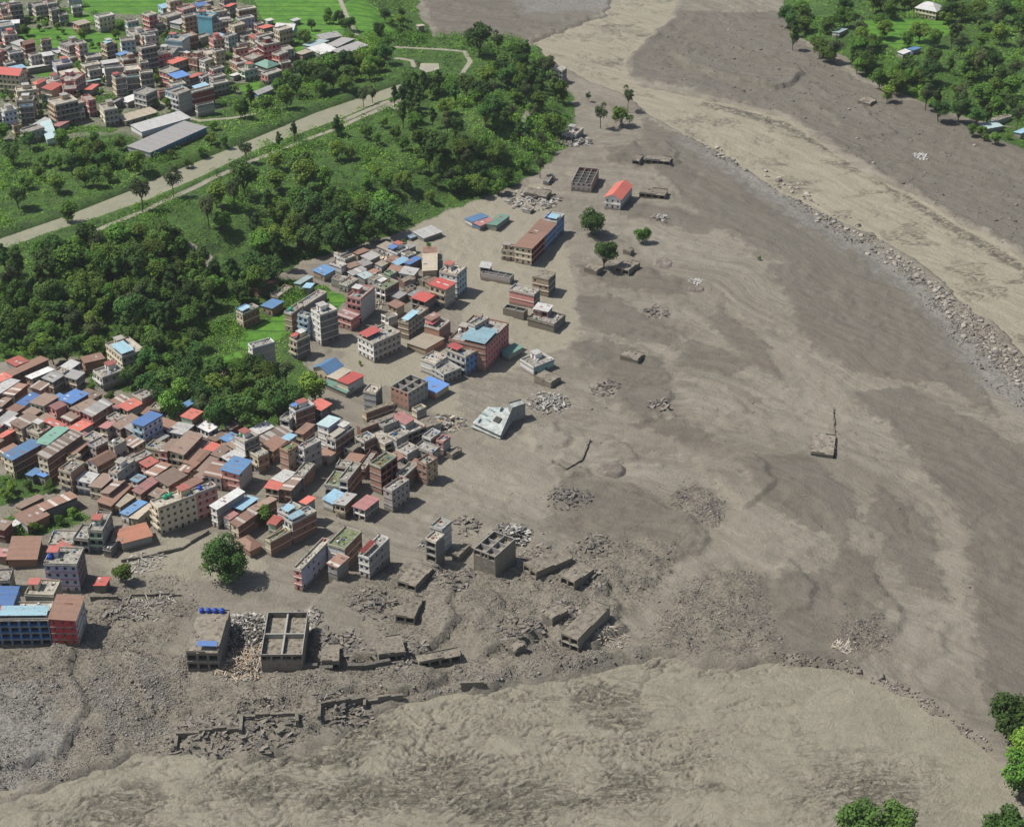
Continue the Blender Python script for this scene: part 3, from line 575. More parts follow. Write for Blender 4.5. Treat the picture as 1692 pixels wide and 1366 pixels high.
    if fw == 'b' and nst > 1:
        for s in range(1, nst):
            b = MB(); z = s * shh; o = .95
            b.box(-hx - o, -hx - .17 - .06, -hy + .1, hy - .1, z - .12, z + .08, 0)
            b.box(-hx - o, -hx - o + .1, -hy + .1, hy - .1, z + .082, z + .95, 1)
            b.box(-hx - o + .102, -hx - .24, -hy + .1, -hy + .2, z + .082, z + .95, 1); b.box(-hx - o + .102, -hx - .24, hy - .2, hy - .1, z + .082, z + .95, 1)
            k = b.build("balcony", [CONC(), fm], root)
    # roof
    col = RC[roof[1:].rstrip('/')][0:2] if roof[1:] and roof[0] in 'mghp' else None
    stripe = roof.endswith('/'); rn = roof[1:].rstrip('/')
    if roof[0] == 'm':
        t = rng.uniform(.25, .8) * min(1, Wd / 8); o = .45; dn = 1 if rng.random() < .5 else -1
        if Dp < Wd: za, zb = (h + .15, h + .15 + t) if dn > 0 else (h + .15 + t, h + .15); P4 = [(-hx - o, -hy - o, za), (hx + o, -hy - o, za), (hx + o, hy + o, zb), (-hx - o, hy + o, zb)]
        else: P4 = [(-hx - o, -hy - o, h + .15), (hx + o, -hy - o, h + .15 + t), (hx + o, hy + o, h + .15 + t), (-hx - o, hy + o, h + .15)]
        b = MB(); n = len(b.v); b.sheet(P4, .07)
        ro = b.build("roof", sheetmat(col[0], col[1], stripe), root)
        for xx in (-hx + .1, hx - .1):
            fz = lambda q: P4[0][2] + (P4[3][2] - P4[0][2]) * ((q + hy + o) / (Dp + 2 * o)) if Dp < Wd else P4[0][2] + (P4[1][2] - P4[0][2]) * ((xx + hx + o) / (Wd + 2 * o))
            for q in (-hy + .1, hy - .1):
                if far: continue
                b = MB(); b.box(xx - .08, xx + .08, q - .08, q + .08, h - .01, fz(q) - .08); b.build("roof_post", REBAR, root)
        b = MB(); b.box(-hx, hx, -hy, hy, h - .18, h - .02); b.build("ceiling_slab", CONC(), root)
        if rng.random() < .5 and not far:   # loose stones and patches lying on the sheets belong to the roof
            for i in range(3):
                b = MB(); xx, yy = rng.uniform(-hx, hx * .6), rng.uniform(-hy, hy * .5); lz = lambda X, Y: (P4[0][2] + (P4[3][2] - P4[0][2]) * ((Y + hy + o) / (Dp + 2 * o)) if Dp < Wd else P4[0][2] + (P4[1][2] - P4[0][2]) * ((X + hx + o) / (Wd + 2 * o))) + .03
                w, l = rng.uniform(.7, 1.1), rng.uniform(1, 2.4)
                b.sheet([(xx, yy, lz(xx, yy)), (xx + w, yy, lz(xx + w, yy)), (xx + w, min(hy, yy + l), lz(xx + w, min(hy, yy + l))), (xx, min(hy, yy + l), lz(xx, min(hy, yy + l)))], .02)
                b.build("roof_patch", sheetmat(rng.choice([(.5, .5, .5), (.3, .14, .09), (.12, .09, .08)]), .2), root)
    elif roof[0] in 'gh':
        o = .6; r = .28 * min(Wd, Dp); b = MB(); z = h + .05
        if Wd >= Dp:
            k = Dp * .45 if roof[0] == 'h' else -.001 - o
            A, B = (-hx + k, 0, z + r), (hx - k, 0, z + r)
        else:
            k = Wd * .45 if roof[0] == 'h' else -.001 - o
            A, B = (0, -hy + k, z + r), (0, hy - k, z + r)
        c0, c1, c2, c3 = (-hx - o, -hy - o, z - .1), (hx + o, -hy - o, z - .1), (hx + o, hy + o, z - .1), (-hx - o, hy + o, z - .1)
        if Wd >= Dp:
            b.poly([c0, c1, B, A]); b.poly([c2, c3, A, B])
            if roof[0] == 'h': b.poly([c1, c2, B]); b.poly([c3, c0, A])
        else:
            b.poly([c1, c2, B, A]); b.poly([c3, c0, A, B])
            if roof[0] == 'h': b.poly([c0, c1, A]); b.poly([c2, c3, B])
        b.build("roof", sheetmat(col[0], col[1], stripe), root)
        if roof[0] == 'g':
            b = MB()
            if Wd >= Dp: 
                for s in (-1, 1): b.poly([(s * hx, -hy, h), (s * hx, hy, h), (s * hx, 0, z + r - .15)])
            else:
                for s in (-1, 1): b.poly([(-hx, s * hy, h), (hx, s * hy, h), (0, s * hy, z + r - .15)])
            b.build("gable_wall", fm, root)
    elif roof[0] in 'fp':
        e = .22 if 'x' not in opts else .1
        b = MB(); b.box(-hx - e, hx + e, -hy - e, hy + e, h - .12, h + .12); b.build("roof", {'q': plain("dirty_roof", (.33, .3, .25), .9, .4, .6), 'v': plain("mossy_roof", (.12, .14, .07), .9, .5, .6)}.get(roof[1:2], CONC()) if 'x' not in opts else plain("mud_roof", (.185, .162, .128), .95, .3, .5, .4), root)
        if 'x' not in opts:
            b = MB(); t = .14; ph = .75 if not far else .8
            for X0, X1, Y0, Y1 in ((-hx, hx, -hy, -hy + t), (-hx, hx, hy - t, hy), (-hx, -hx + t, -hy + t, hy - t), (hx - t, hx, -hy + t, hy - t)): b.box(X0, X1, Y0, Y1, h + .12, h + .12 + ph)
            b.build("parapet", fm if rng.random() < .6 else PW, root)
            for X in (-hx + .2, 0, hx - .2):
                for Y in (-hy + .2, hy - .2):
                    if rng.random() < .5: b = MB(); b.box(X - .13, X + .13, Y - .13, Y + .13, h + .13, h + rng.uniform(1.1, 1.9)); b.build("column_stub", REBAR, root)
            if 'c' in opts or (rng.random() < .45 and min(Wd, Dp) > 6):
                cw, cdp = min(3.6, Wd * .4), min(3.4, Dp * .6); cx = rng.uniform(-.1, 1) * (hx - cw / 2 - .4); cy = hy - cdp / 2 - .3
                w = MB(); oo = []; facade_z = h + .12
                for (p, d, l) in (((cx - cw / 2, cy + cdp / 2), (0, -1), cdp), ((cx - cw / 2, cy - cdp / 2), (1, 0), cw), ((cx + cw / 2, cy - cdp / 2), (0, 1), cdp), ((cx + cw / 2, cy + cdp / 2), (-1, 0), cw)):
                    nx_, ny_ = d[1], -d[0]
                    w.quad((p[0], p[1], h + .1), (p[0] + d[0] * l, p[1] + d[1] * l, h + .1), (p[0] + d[0] * l, p[1] + d[1] * l, h + 2.5), (p[0], p[1], h + 2.5))
                t_ = w.build("stair_tower", fm, root)
                w = MB(); w.box(cx - cw / 2 - .3, cx + cw / 2 + .3, cy - cdp / 2 - .3, cy + cdp / 2 + .3, h + 2.5, h + 2.66); w.build("tower_roof", sheetmat(*{0: ((.5, .5, .48), .1), 1: ((.4, .08, .06), .1), 2: ((.3, .28, .25), .1)}[rng.randrange(3)]), t_)
                w = MB(); w.quad((cx - cw / 2 - .03, cy - .45, h + .14), (cx - cw / 2 - .03, cy - .45, h + 2.1), (cx - cw / 2 - .03, cy + .45, h + 2.1), (cx - cw / 2 - .03, cy + .45, h + .14)); w.build("door", DOORM, t_)
            # household things stored on the terrace
            if not far:
                b = MB(); palette = [plain("clutter_" + str(i), q, .8, .3, 2, 0) for i, q in enumerate([(.5, .48, .45), (.3, .1, .07), (.06, .1, .05), (.05, .15, .35), (.2, .17, .13)])]
                for i in range(int(Wd * Dp / 9) + 2):
                    X, Y = rng.uniform(-hx + .5, hx - .8), rng.uniform(-hy + .5, hy - .8); s = rng.uniform(.25, .7)
                    b.box(X, X + s * rng.uniform(.6, 2), Y, Y + s, h + .125, h + .2 + s * rng.uniform(.3, 1.1), rng.randrange(5))
                b.build("roof_clutter", palette, root)["kind"] = "stuff"
        else:
            # mud and broken edges on a half buried slab
            b = MB()
            for i in range(int(Wd * Dp / 7) + 3):
                X, Y = rng.uniform(-hx, hx), rng.uniform(-hy, hy); s = rng.uniform(.3, 1.1)
                b.obox((X, Y, h + .15), (s * .6, rng.uniform(-.3, .3), rng.uniform(-.1, .2)), (rng.uniform(-.2, .2), s * .45, .05), (0, 0, rng.uniform(.05, .3)))
            b.build("mud_clods", plain("mud_roof", (.185, .162, .128), .95, .3, .5, .4), root)["kind"] = "stuff"
            b = MB()
            for X0, X1, Y0, Y1 in ((-hx, hx * rng.uniform(-.3, .8), -hy, -hy + .18), (-hx, -hx + .18, -hy * .2, hy), (hx - .18, hx, -hy, hy * rng.uniform(-.3, .6))): b.box(X0, X1, Y0, Y1, h + .12, h + rng.uniform(.5, .9))
            b.build("broken_parapet", fm, root)
    elif roof[0] in 'uv':     # open ruin: inner walls and mud-filled rooms
        b = MB(); n1 = max(2, int(Wd / (3.5 if roof[0] == 'u' else 9))); n2 = max(2, int(Dp / (3.5 if roof[0] == 'u' else 7))); t = .2 if roof[0] == 'u' else .55
        for i in range(1, n1): X = -hx + Wd * i / n1; b.box(X - t / 2, X + t / 2, -hy + .15, hy - .15, .4, h - rng.uniform(.05, .7))
        for j in range(1, n2): Y = -hy + Dp * j / n2; b.box(-hx + .15, hx - .15, Y - t / 2, Y + t / 2, .4, h - rng.uniform(.1, .8) - .01)
        for (X0, X1, Y0, Y1) in ((-hx + .02, hx - .02, -hy + .02, -hy + .25), (-hx + .02, hx - .02, hy - .25, hy - .02), (-hx + .02, -hx + .25, -hy + .26, hy - .26), (hx - .25, hx - .02, -hy + .26, hy - .26)): b.box(X0, X1, Y0, Y1, h - .25, h + .02)
        b.build("inner_wall", wallmat(WC['grey'][0]), root)
        b = MB(); b.box(-hx + .03, hx - .03, -hy + .03, hy - .03, -1, h - 2.2 if h > 2.6 else .3)
        for i in range(int(Wd * Dp / 5)): X, Y = rng.uniform(-hx + .5, hx - .5), rng.uniform(-hy + .5, hy - .5); s = rng.uniform(.2, .7); z = (h - 2.2 if h > 2.6 else .3); b.obox((X, Y, z), (s, rng.uniform(-.2, .2), rng.uniform(-.2, .3)), (0, s * .6, .1), (0, 0, s * .4))
        b.build("floor", plain("mud_roof", (.185, .162, .128), .95, .3, .5, .4), root)
    # plastic sheet on the terrace
    for i, q in enumerate('kKjJ'):
        if q in opts:
            cc = {'k': ((.04, .17, .5), 'blue_tarp'), 'K': ((.28, .5, .6), 'pale_blue_tarp'), 'j': ((.5, .05, .05), 'red_sheet'), 'J': ((.55, .5, .42), 'tan_sheet')}[q]
            b = MB(); X0, X1 = (-hx + .2, hx * .15); Y0, Y1 = (-hy * .1, hy - .2) if q in 'kj' else (-hy + .3, hy * .4)
            if 'BBBB' in opts: X0, X1, Y0, Y1 = -hx + 1.2, -hx + 3.6, -hy + .6, hy * .35
            zb = h + (1.9 if roof[0] == 'f' else .5)
            b.sheet([(X0, Y0, zb), (X1, Y0, zb + .25), (X1, Y1, zb + .35), (X0, Y1, zb + .1)], .05)
            for X in (X0 + .1, X1 - .1):
                for Y in (Y0 + .1, Y1 - .1): b.box(X - .05, X + .05, Y - .05, Y + .05, h, zb + .02, 1)
            b.build("awning", [sheetmat(cc[0], 0), REBAR], root)
    n = 0
    for ch in opts:
        if ch in TANKC:
            X = -hx * .3 + 1.9 * n; Y = hy - 1.3
            if 'BBBB' in opts: X = hx - 1.2; Y = hy - 1.3 - 2.3 * n
            loc = root.matrix_basis @ Vector((min(X, hx - 1), Y, h + (.6 if roof[0] == 'm' else .14)))
            tank(loc, 0, ch, .85, root, n); n += 1
    if 't' in opts: root.rotation_euler = (rng.uniform(-.09, .09), rng.uniform(-.1, .1), a)
    px, py = proj(c.x, c.y, gz + h)
    HOUSES.append(dict(o=root, label=label, st=nst, roof=roof, f=fcol, s=scol, px=px, py=py, zone=zone, opts=opts, W=Wd, D=Dp, c=c, a=a, h=h, gz=gz))
    return root
def block(x0, y0, s, zone, txt):
    for ln in txt.strip().splitlines():
        ln = ln.strip()
        if not ln or ln[0] == '#': continue
        lab = None
        if '|' in ln: ln, lab = ln.split('|'); lab = lab.strip()
        t = ln.split(); f = [float(q) for k in t[:3] for q in k.split(',')]
        pts = [(x0 + f[i] / s, y0 + f[i + 1] / s) for i in (0, 2, 4)]
        house(*pts, float(t[3]), t[4], t[5], t[6], t[7] if len(t) > 7 else 'ws', lab, zone, len(HOUSES))
# each line: left, near and right roof corner, storeys, roof, front colour, side colour, options
block(0, 560, 6.508, 'town', """
1185,50 1310,210 1530,110 3 fq cream grey wwcK | beige three-storey house with light blue tarp on its roof, among the trees
890,195 915,268 1115,212 2 mrust brick brick w. | small brick house under two rusty sheets, left of the beige tarp-roofed house
1010,350 1100,430 1340,340 2 f white grey bs
30,370 140,405 540,245 2 mrust brick dbrick ws | long rust-roofed brick house at the wood's edge, far left
290,400 345,442 570,340 2 mwhite salmon grey ww
590,350 680,382 735,340 2 f brick brick s.
-80,540 0,592 170,450 2 mwhite grey dgrey ws
30,570 150,612 265,498 2 mrust/ cream brick ws
200,690 262,718 400,602 1.6 mbblue pgrey grey ws
310,690 470,732 640,642 3 mbrown green pgrey bw
620,650 770,702 955,602 3 mbblue pgrey dbrick bs
770,740 860,792 1050,692 3 mbrown pink dbrick bs
900,790 990,832 1190,692 3 mgrey/ pink brick bs
1160,750 1182,790 1270,732 2 mrose cream grey ws
1290,720 1370,772 1510,692 2 mcoral cream grey bs
1080,940 1150,972 1222,912 2 mrose cream pgrey ws
1230,930 1290,972 1470,842 2 mbrown pgrey brick ws
1420,900 1540,950 1740,832 4 mbblue lblue lav bw | light blue tall house with vivid blue canopy and many-windowed grey side
90,930 230,962 440,862 3 mbrown/ tan pgrey ws
0,1040 30,1072 150,982 2 mcoral green brick ws
410,1090 510,1150 690,965 3 mteal cream dbrick ws
440,1230 505,1288 830,1010 4 mbrown/ cream dbrick ws
440,900 640,962 720,942 3 mcoral rose brick ws
30,1255 130,1302 440,1132 3 mblue cream dbrick ws | long bright blue roof on a tall brown brick house at the left edge
750,1200 800,1240 900,1110 3 mrust cream dbrick bs
960,1130 1030,1182 1160,1100 3 f pgrey brick ws
830,1050 900,1082 975,1040 2 mrose white pgrey ws
1170,1130 1230,1170 1350,1100 3 f cream pgrey bsW
-60,900 20,930 170,800 2 mgrey green dgrey ws
560,720 600,760 690,700 3 mrose pink pink b.
""")
block(0, 740, 6.508, 'town', """
400,270 480,322 625,222 1.3 mbblue grey grey ws
290,280 350,310 440,240 1.2 mblue dgrey dgrey ..
630,240 760,282 910,170 3 f cream salmon b.
730,120 770,152 870,92 3 fq cream tan b.
930,150 1040,192 1250,92 3 grust white brick ws
1200,240 1260,292 1400,130 3 f white grey wsc
1410,110 1450,172 1600,62 2 f brick grey ws
980,390 1090,442 1200,302 2 mbrown cream brick ws
1100,470 1170,502 1320,362 2 mbrown/ tan brick ws
1040,600 1190,622 1440,402 1.5 mrust brick brick ws
1420,330 1480,372 1545,312 2 mlblue white grey ws
1450,450 1510,492 1680,342 2 mrose tan brick s.
1250,600 1290,632 1420,522 1.2 mtan cream dgrey ws
1310,690 1380,732 1560,592 1.4 mblue white grey ws
1400,750 1480,772 1650,622 1.4 mtan cream grey ws
390,620 470,692 830,542 1.4 mrust/ dbrick dgrey .s | long shed roof striped rust and white, in the garden
200,720 290,832 490,702 1.4 mrust lgrey brick .s | rust-red shed roof with a white verge, left end of the striped shed
190,610 230,662 450,532 1.2 mbrown tan brick ..
100,820 140,852 240,802 1 mwhite lgrey dgrey ..
-60,850 40,882 110,792 2 mbrown maroon maroon ..
95,1165 390,1195 352,965 1.2 mrust brick brick ..
-50,1170 60,1172 130,1102 1.2 mrose brick brick ..
960,870 1100,905 1150,705 3 f green grey bscW
800,960 945,1000 1000,850 2 f grey grey os
530,1020 790,1052 800,902 1 f grey grey s. 
1310,1010 1630,942 1540,828 1.3 morange grey dgrey .. | wide rust-orange roof beside the muddy street
1195,1000 1305,1008 1340,848 1.2 mbrown dgrey dgrey ..
560,1080 700,1122 800,1092 1.3 mcoral cream grey ..
1160,1090 1190,1110 1260,1000 1 f dgrey dgrey ..
""")
block(240, 560, 5.64, 'town', """
230,670 290,698 540,560 2 mblue cream grey w. | long narrow blue roof below the tree clump
300,745 435,752 570,702 3 mcoral green brick ..
905,72 1000,98 1225,70 4 f white pgrey s. | tall white-walled house with a windowless brick side, alone in green fields
690,320 730,332 800,290 1 mrust green grey ..
1340,650 1400,692 1580,625 3 f white brick wsck
1265,740 1340,772 1385,702 2 f white grey os
240,1040 355,1078 505,892 3 mbrown cream brick bs
130,1040 200,1062 312,952 3 mbrown pink brick ws
590,920 660,962 790,882 1.4 mbrown pgrey brick ws
800,935 925,972 1085,925 4 f white dgrey .wcG | white tower-like house with a green water tank, beside the wide blue roof
1060,920 1130,982 1345,852 2 mbrown/ tan brick ws
1085,1010 1190,1045 1312,952 2 mrust tan brick ws
1275,922 1340,952 1395,902 2 mlblue grey grey ws
1390,880 1470,892 1592,812 2 mrust tan brick ws
1245,1030 1330,1062 1440,1002 4 fv salmon tan .s
1420,1010 1480,1040 1640,960 4 f white grey bs
620,1080 690,1102 782,1022 2 mbrown cream brick ws
430,1110 520,1142 592,1052 2 mrust cream brick ws
470,1010 510,1032 570,952 2 mbrown brick dbrick ws
-20,690 30,712 70,650 1.5 mrust brick grey ..
""")
block(200, 740, 5.64, 'town', """
590,140 690,172 822,42 2 mrust cream brick ws
720,210 780,232 885,102 2 mbrown tan brick ws
790,235 930,282 978,150 2 mrust/ white brick ws
940,205 1095,246 1205,120 3 mblue pink pgrey fs | pink-fronted house under a wide bright blue roof
230,230 310,272 450,162 2 mrust/ cream brick ws
325,290 440,352 602,252 2 mbrown cream brick ws
100,290 150,312 195,268 1.5 mlblue white grey ..
285,500 345,575 690,438 4 fq cream cream bwGG | long yellow-cream corner block of four floors on the muddy street
680,390 695,440 872,350 4 f pink pink wwB | pink many-windowed end of the long corner block
845,545 890,572 1135,408 3 mwhite white grey w. | narrow white-roofed house with a long blank grey side wall
1065,535 1130,582 1242,472 2 mlblue grey grey ws
980,640 1010,665 1070,610 1.8 mrose white grey ..
1030,700 1090,732 1262,602 2 mrust/ cream brick ws
1180,570 1240,602 1450,492 2 mbrown tan brick ws
1085,862 1200,952 1300,902 1.2 hrust brick brick .. | low reddish roof right behind the big round tree
1420,280 1510,326 1612,236 2 mwhite tan grey ws
1345,362 1462,390 1502,328 2 mcoral cream pgrey os
1470,380 1580,402 1682,292 2 mbrown/ brick dgrey ws
1450,600 1560,642 1700,560 2.4 f white grey bsKB
1370,702 1440,716 1502,652 2 mcoral green grey ..
1335,872 1400,882 1572,792 2 fv tan brick ..
700,260 740,290 800,240 2 mbrown white grey ws
560,350 620,380 760,310 2 mrust tan brick ws
""")
block(440, 680, 4.553, 'town', """
385,95 465,122 552,60 4 mpteal white lav s. | slim white house with a pale teal roof, left of the brick-sided houses
435,210 520,226 682,140 3 f white dbrick bscJ
970,290 1060,332 1155,282 1.5 f white grey ws
1120,270 1250,322 1300,270 1.5 f grey grey ws
1280,222 1330,240 1385,200 2 f pink grey s.
540,520 610,530 722,402 3 f white brick os
445,545 545,572 600,470 1.4 fv white grey os
775,400 860,432 988,345 4 fv salmon maroon .o | orange brick block with dark red openings and plants on its roof
1130,380 1205,412 1292,362 3 f salmon tan sw
885,580 945,612 1068,520 3 f pgrey grey sw
980,480 1040,502 1135,402 2 f brick dbrick ..
425,670 500,692 592,622 1.4 mlblue white grey ..
518,690 590,712 672,632 2 mgrey cream brick bs
655,710 740,746 842,662 1.7 mrose white dgrey os
15,845 80,862 122,812 1.6 mcoral grey grey ..
150,802 195,850 362,750 3 f white brick bsK
265,680 300,700 358,655 3.2 mcoral grey grey ..
0,962 30,992 178,900 2 fv cream brick ..
210,480 280,502 352,402 2 f grey brick .s
190,1200 262,1202 512,985 3 fq pink lav ws | long narrow slab-like block with pink-banded end and blank blue-grey side
485,980 590,1042 672,902 3 fv white brick .s | white block whose roof is overgrown with green creepers
460,1150 530,1172 618,1100 2 mrust/ grey grey s.
690,1090 772,1112 932,962 3 f white grey wskj | white house with blue tarp and red sheet on the roof at the mud's edge
1200,960 1275,992 1335,935 3 fq grey dgrey o. | lonely slim grey tower house in the mud
1245,860 1322,900 1375,832 3.7 f lgrey lgrey ..
1360,310 1400,330 1470,285 .7 fx mud mud ..x
690,430 740,450 810,310 1.3 f brick dbrick ..
""")
block(500, 560, 6.829, 'town', """
130,320 290,396 440,300 1.3 gblue cream cream ws | blue-roofed low house at the left end of the three joined roofs
290,420 390,462 530,362 1.3 mtan tan grey ws
410,462 512,520 672,420 1.8 mred cream lgrey .. | red-roofed low house at the right end of the three joined roofs
250,490 490,608 560,560 .8 mteal grey grey ..
90,740 210,806 312,740 2 mcoral grey dgrey os
0,760 60,770 135,750 2.5 mblue dgrey dbrick ..
655,632 825,626 955,570 3 fq lgrey dgrey .. | plain pale grey tower house right of the flooded courtyard
980,540 1190,612 1430,482 3 u salmon grey ww | roofless salmon-panelled house frame with open rooms
1290,520 1500,612 1640,520 1.2 mbblue pink tan .. | long rippled bright blue roof on pink walls
635,985 660,1030 1062,852 2.4 fx brick dbrick .w
690,830 720,850 1030,740 1.5 fx tan dbrick .s
860,960 915,1002 1082,932 2.3 f grey grey os
1030,870 1160,962 1235,902 2.4 mrose white grey ..
650,1040 930,1202 1400,1002 1.5 fq cream dgrey .oB
1290,930 1400,1012 1562,940 1.2 fx tan grey ..
960,1100 1060,1150 1200,1080 2.0 f lgrey grey ..
1230,800 1290,830 1400,780 1.6 f cream grey ..
""")
block(640, 500, 5.253, 'town', """
90,170 182,192 365,60 2.6 f tan grey .wK
300,220 450,242 578,180 2.2 f salmon dgrey .sj
325,135 380,155 460,110 3.2 mrust lgrey grey ..
195,335 330,412 458,312 1 mtan tan tan .. | low tan slab roof with a pale blue tarp in the flooded street
550,310 850,396 1020,182 4 f salmon rose .wcKW | big salmon brick block, tallest in the flooded town
690,200 760,215 900,150 5 f white lgrey sw
495,420 680,482 802,428 3 f lgrey blue bwj | pale grey and blue house leaning on the big brick block
300,490 418,545 512,470 2 fq white white s.
420,560 490,640 602,560 1.5 f lgrey grey ww
1160,500 1270,575 1440,500 1.3 f white teal .s
1000,420 1060,450 1160,385 1.2 mteal teal grey ..
1280,640 1420,700 1500,640 .9 fx mud mud ..t
""")
block(780, 340, 5.2875, 'town', """
375,350 520,382 640,250 3 mrust cream maroon wo | cream-fronted end of the long red-roofed block standing in water
500,235 640,262 735,150 3 mrust pink blue ww
620,125 740,150 800,85 3 f white blue wsBK
258,390 368,408 382,352 1.6 f cream grey w.
75,585 330,632 366,592 1.2 u pgrey grey ..
70,540 150,548 165,500 1.6 mwhite lgrey grey o.
520,630 668,652 745,592 3 fx tan dgrey sw | tan house with a ragged roof left alone in the flood
325,740 540,790 592,740 2.2 f pink dgrey .s
260,900 450,932 502,902 1.4 u mud mud ..
495,980 715,1050 800,962 1.2 f mud dgrey ..
540,900 660,925 700,880 2.2 mwhite pink grey os
1000,530 1090,575 1110,520 .7 fx mud mud ..
1240,540 1370,570 1480,500 .9 fx mud mud o.
1330,385 1380,410 1398,380 .6 fx mud mud ..
""")
block(560, 380, 6.829, 'town', """
85,755 245,792 402,660 4 f pink lgrey b.c | pink-fronted tall house with a coral roof cabin and blank grey side
530,235 660,282 800,222 1.2 f white grey wsk
550,340 640,382 690,320 1.1 mrust tan grey ..
610,380 662,402 770,332 1.1 mlblue grey dgrey ..
750,362 802,396 905,320 1.2 mbblue white dgrey ..
690,480 842,512 885,450 1.2 mwhite white grey w.
948,458 1102,460 1090,272 1.2 mtan tan grey .. | bare tan slab roof pointing away, at the flooded edge of the sheds
1130,480 1330,522 1448,430 4 fq white lblue fw | white four-storey house with rose roof rim facing the open mud
1020,615 1200,672 1312,605 3.4 mred cream grey b. | bright red roof on a cream house, touching the white four-storey house
840,755 970,812 1052,740 2 mred dgrey dgrey o. | lower bright red roof over a dark open shed
565,840 650,882 722,830 2 mrust tan tan s.
400,650 520,682 692,600 2 fv white dbrick o.
200,520 290,552 392,520 1.2 mpteal grey grey ..
330,470 380,502 442,460 1.2 mrust tan grey ..
510,490 580,522 652,490 1.3 fv green grey s.
460,560 520,602 562,570 1.7 mwhite lav grey ..
20,600 100,642 192,560 1.2 f grey grey w.
240,300 350,342 472,300 1 mgrey tan grey ..
120,480 160,512 290,440 1.1 mgrey/ white grey ..
430,380 480,412 532,370 1.2 mtan white grey w.
60,400 130,442 252,400 1.2 mbrown brick brick ..
40,330 70,350 180,300 1 fq lgrey grey ..
490,960 560,1010 650,960 1.7 fx white grey o.
250,1190 390,1300 655,1145 3 f white grey wwjW | white and pink house with arched balconies and a rose roof sheet
700,700 760,730 850,680 .8 fx mud mud ..
760,640 800,670 860,630 1 u salmon brick ..
900,560 950,590 1040,540 .8 fx mud mud ..
690,560 740,600 850,540 1.1 fx brick grey ..
""")
block(360, 380, 6.829, 'town', """
1345,950 1500,1012 1588,950 2 mrose/ pink rose w. | low pink house with a rose and white striped roof by the paddies
200,930 280,962 470,880 2.4 f cream brick wwKk | brick and beige house with a small blue sheet on top, uphill of the paddies
490,855 612,892 738,818 1.3 mblue tan brick w. | blue-roofed low house beside the upper paddy field
360,665 450,685 715,575 1.3 mrust brick dbrick ..
1090,452 1200,512 1312,452 1.2 mblue tan grey s. | blue roof highest up at the forest edge
865,602 930,622 1072,540 1.1 mpteal lgrey grey ..
970,640 1040,662 1062,612 1.2 mlblue grey grey ..
760,930 830,962 945,860 3 f tan brick s.G
915,955 1015,1002 1052,962 3.6 fq lblue lblue b.
1015,920 1150,976 1370,925 5 fq white dgrey fs | tallest white block with rows of windows beside the flooded yard
790,1240 890,1272 1052,1212 3 f cream dgrey bscj
880,850 940,900 1170,700 2.5 f lgrey dgrey ..
1290,372 1392,432 1422,392 1.3 fq white white s.
600,740 680,770 830,650 .8 fq tan tan ..
""")
# lower bank: commercial blocks and the stripped frames
block(0, 900, 3.845, 'town', """
-140,490 305,478 350,370 3.6 fq blue lgrey owKj | long blue-windowed block with pink floor bands at the bottom left bank
310,488 478,480 545,330 3.6 mrust red lgrey fs | red-fronted narrow block with a rusty roof and pale side wall on the bank
268,150 488,132 570,30 4 f lav dgrey wwB | pale violet block with pink floor bands behind the blue-windowed block
-30,370 78,382 92,270 4.3 mbblue blue blue ..
170,300 340,330 352,235 3.9 fq cream tan ..
600,255 668,262 692,215 1 mred dgrey dgrey .. | tiny red-roofed booth beside a small tree
-60,240 62,236 82,160 2 f grey grey o.
""")
block(280, 960, 3.384, 'town', """
92,400 272,402 340,165 2.4 fx mud dgrey o.BBBBk | half-buried house with four blue water tanks along its roof edge
508,412 742,408 778,170 2.2 v mud mud o. | roofless concrete frame with beams crossing its open top
850,452 950,442 962,350 1.4 fx mud mud o.t
1168,408 1318,392 1280,300 1.3 fx mud mud o.
1262,205 1368,215 1420,85 .8 fx mud mud o.t
1400,470 1630,415 1620,370 .9 fx mud mud o.
""")
block(640, 820, 4.03, 'town', """
60,570 188,602 315,480 .8 fx mud mud o.
580,340 720,400 850,280 3 u mud mud o.t | battered grey house frame with a hole torn through its upper floors
925,440 990,515 1210,390 1 fx mud mud o.t
1150,540 1245,582 1380,480 .9 fx mud mud o.t
1160,905 1275,950 1490,745 1.9 fx mud mud o.t | large mud-caked ruin with a dark overhang, nearest the river
1040,780 1100,820 1200,760 1 fx mud mud ..t
790,1025 850,1035 940,990 .6 fx mud mud ..
460,400 480,410 552,320 .6 fx mud mud ..t
""")
block(900, 0, 2.136, 'town', """
213,695 268,705 305,655 2 gcoral white lgrey fw | lone orange-red arched roof house in the mud flats
95,640 165,650 182,595 1.7 u pgrey salmon w. | pale-roofed broken house near the foot of the wooded slope
335,680 425,692 430,670 .7 fx mud dgrey o.
355,565 442,572 450,555 .7 fx dgrey dgrey o.
310,565 335,570 345,550 .8 fx dgrey dgrey o.
1105,358 1150,368 1172,352 .5 fx mud mud ..
70,470 110,480 130,455 1 fq white grey w.
""")
block(560, 60, 3.133, 'town', """
655,945 690,965 770,935 1 mblue white grey ..
690,960 730,982 790,950 .9 mrose blue grey ..
775,965 815,985 860,930 .9 mteal green grey ..
405,1010 440,1045 515,1005 .7 mwhite lgrey grey ..
355,1030 372,1045 398,1030 .4 mlblue grey grey ..
965,805 1075,830 1085,800 .8 fx mud mud ..t
1160,500 1200,515 1225,480 1 fx white grey o.
950,895 990,905 1010,890 .6 fx white mud ..t
1060,750 1085,755 1100,720 .7 fx lgrey mud ..t
""")
block(1000, 380, 2.445, 'town', """
60,510 132,528 158,500 .5 fx mud mud ..
832,896 922,910 924,830 .35 fx mud mud ..
""")
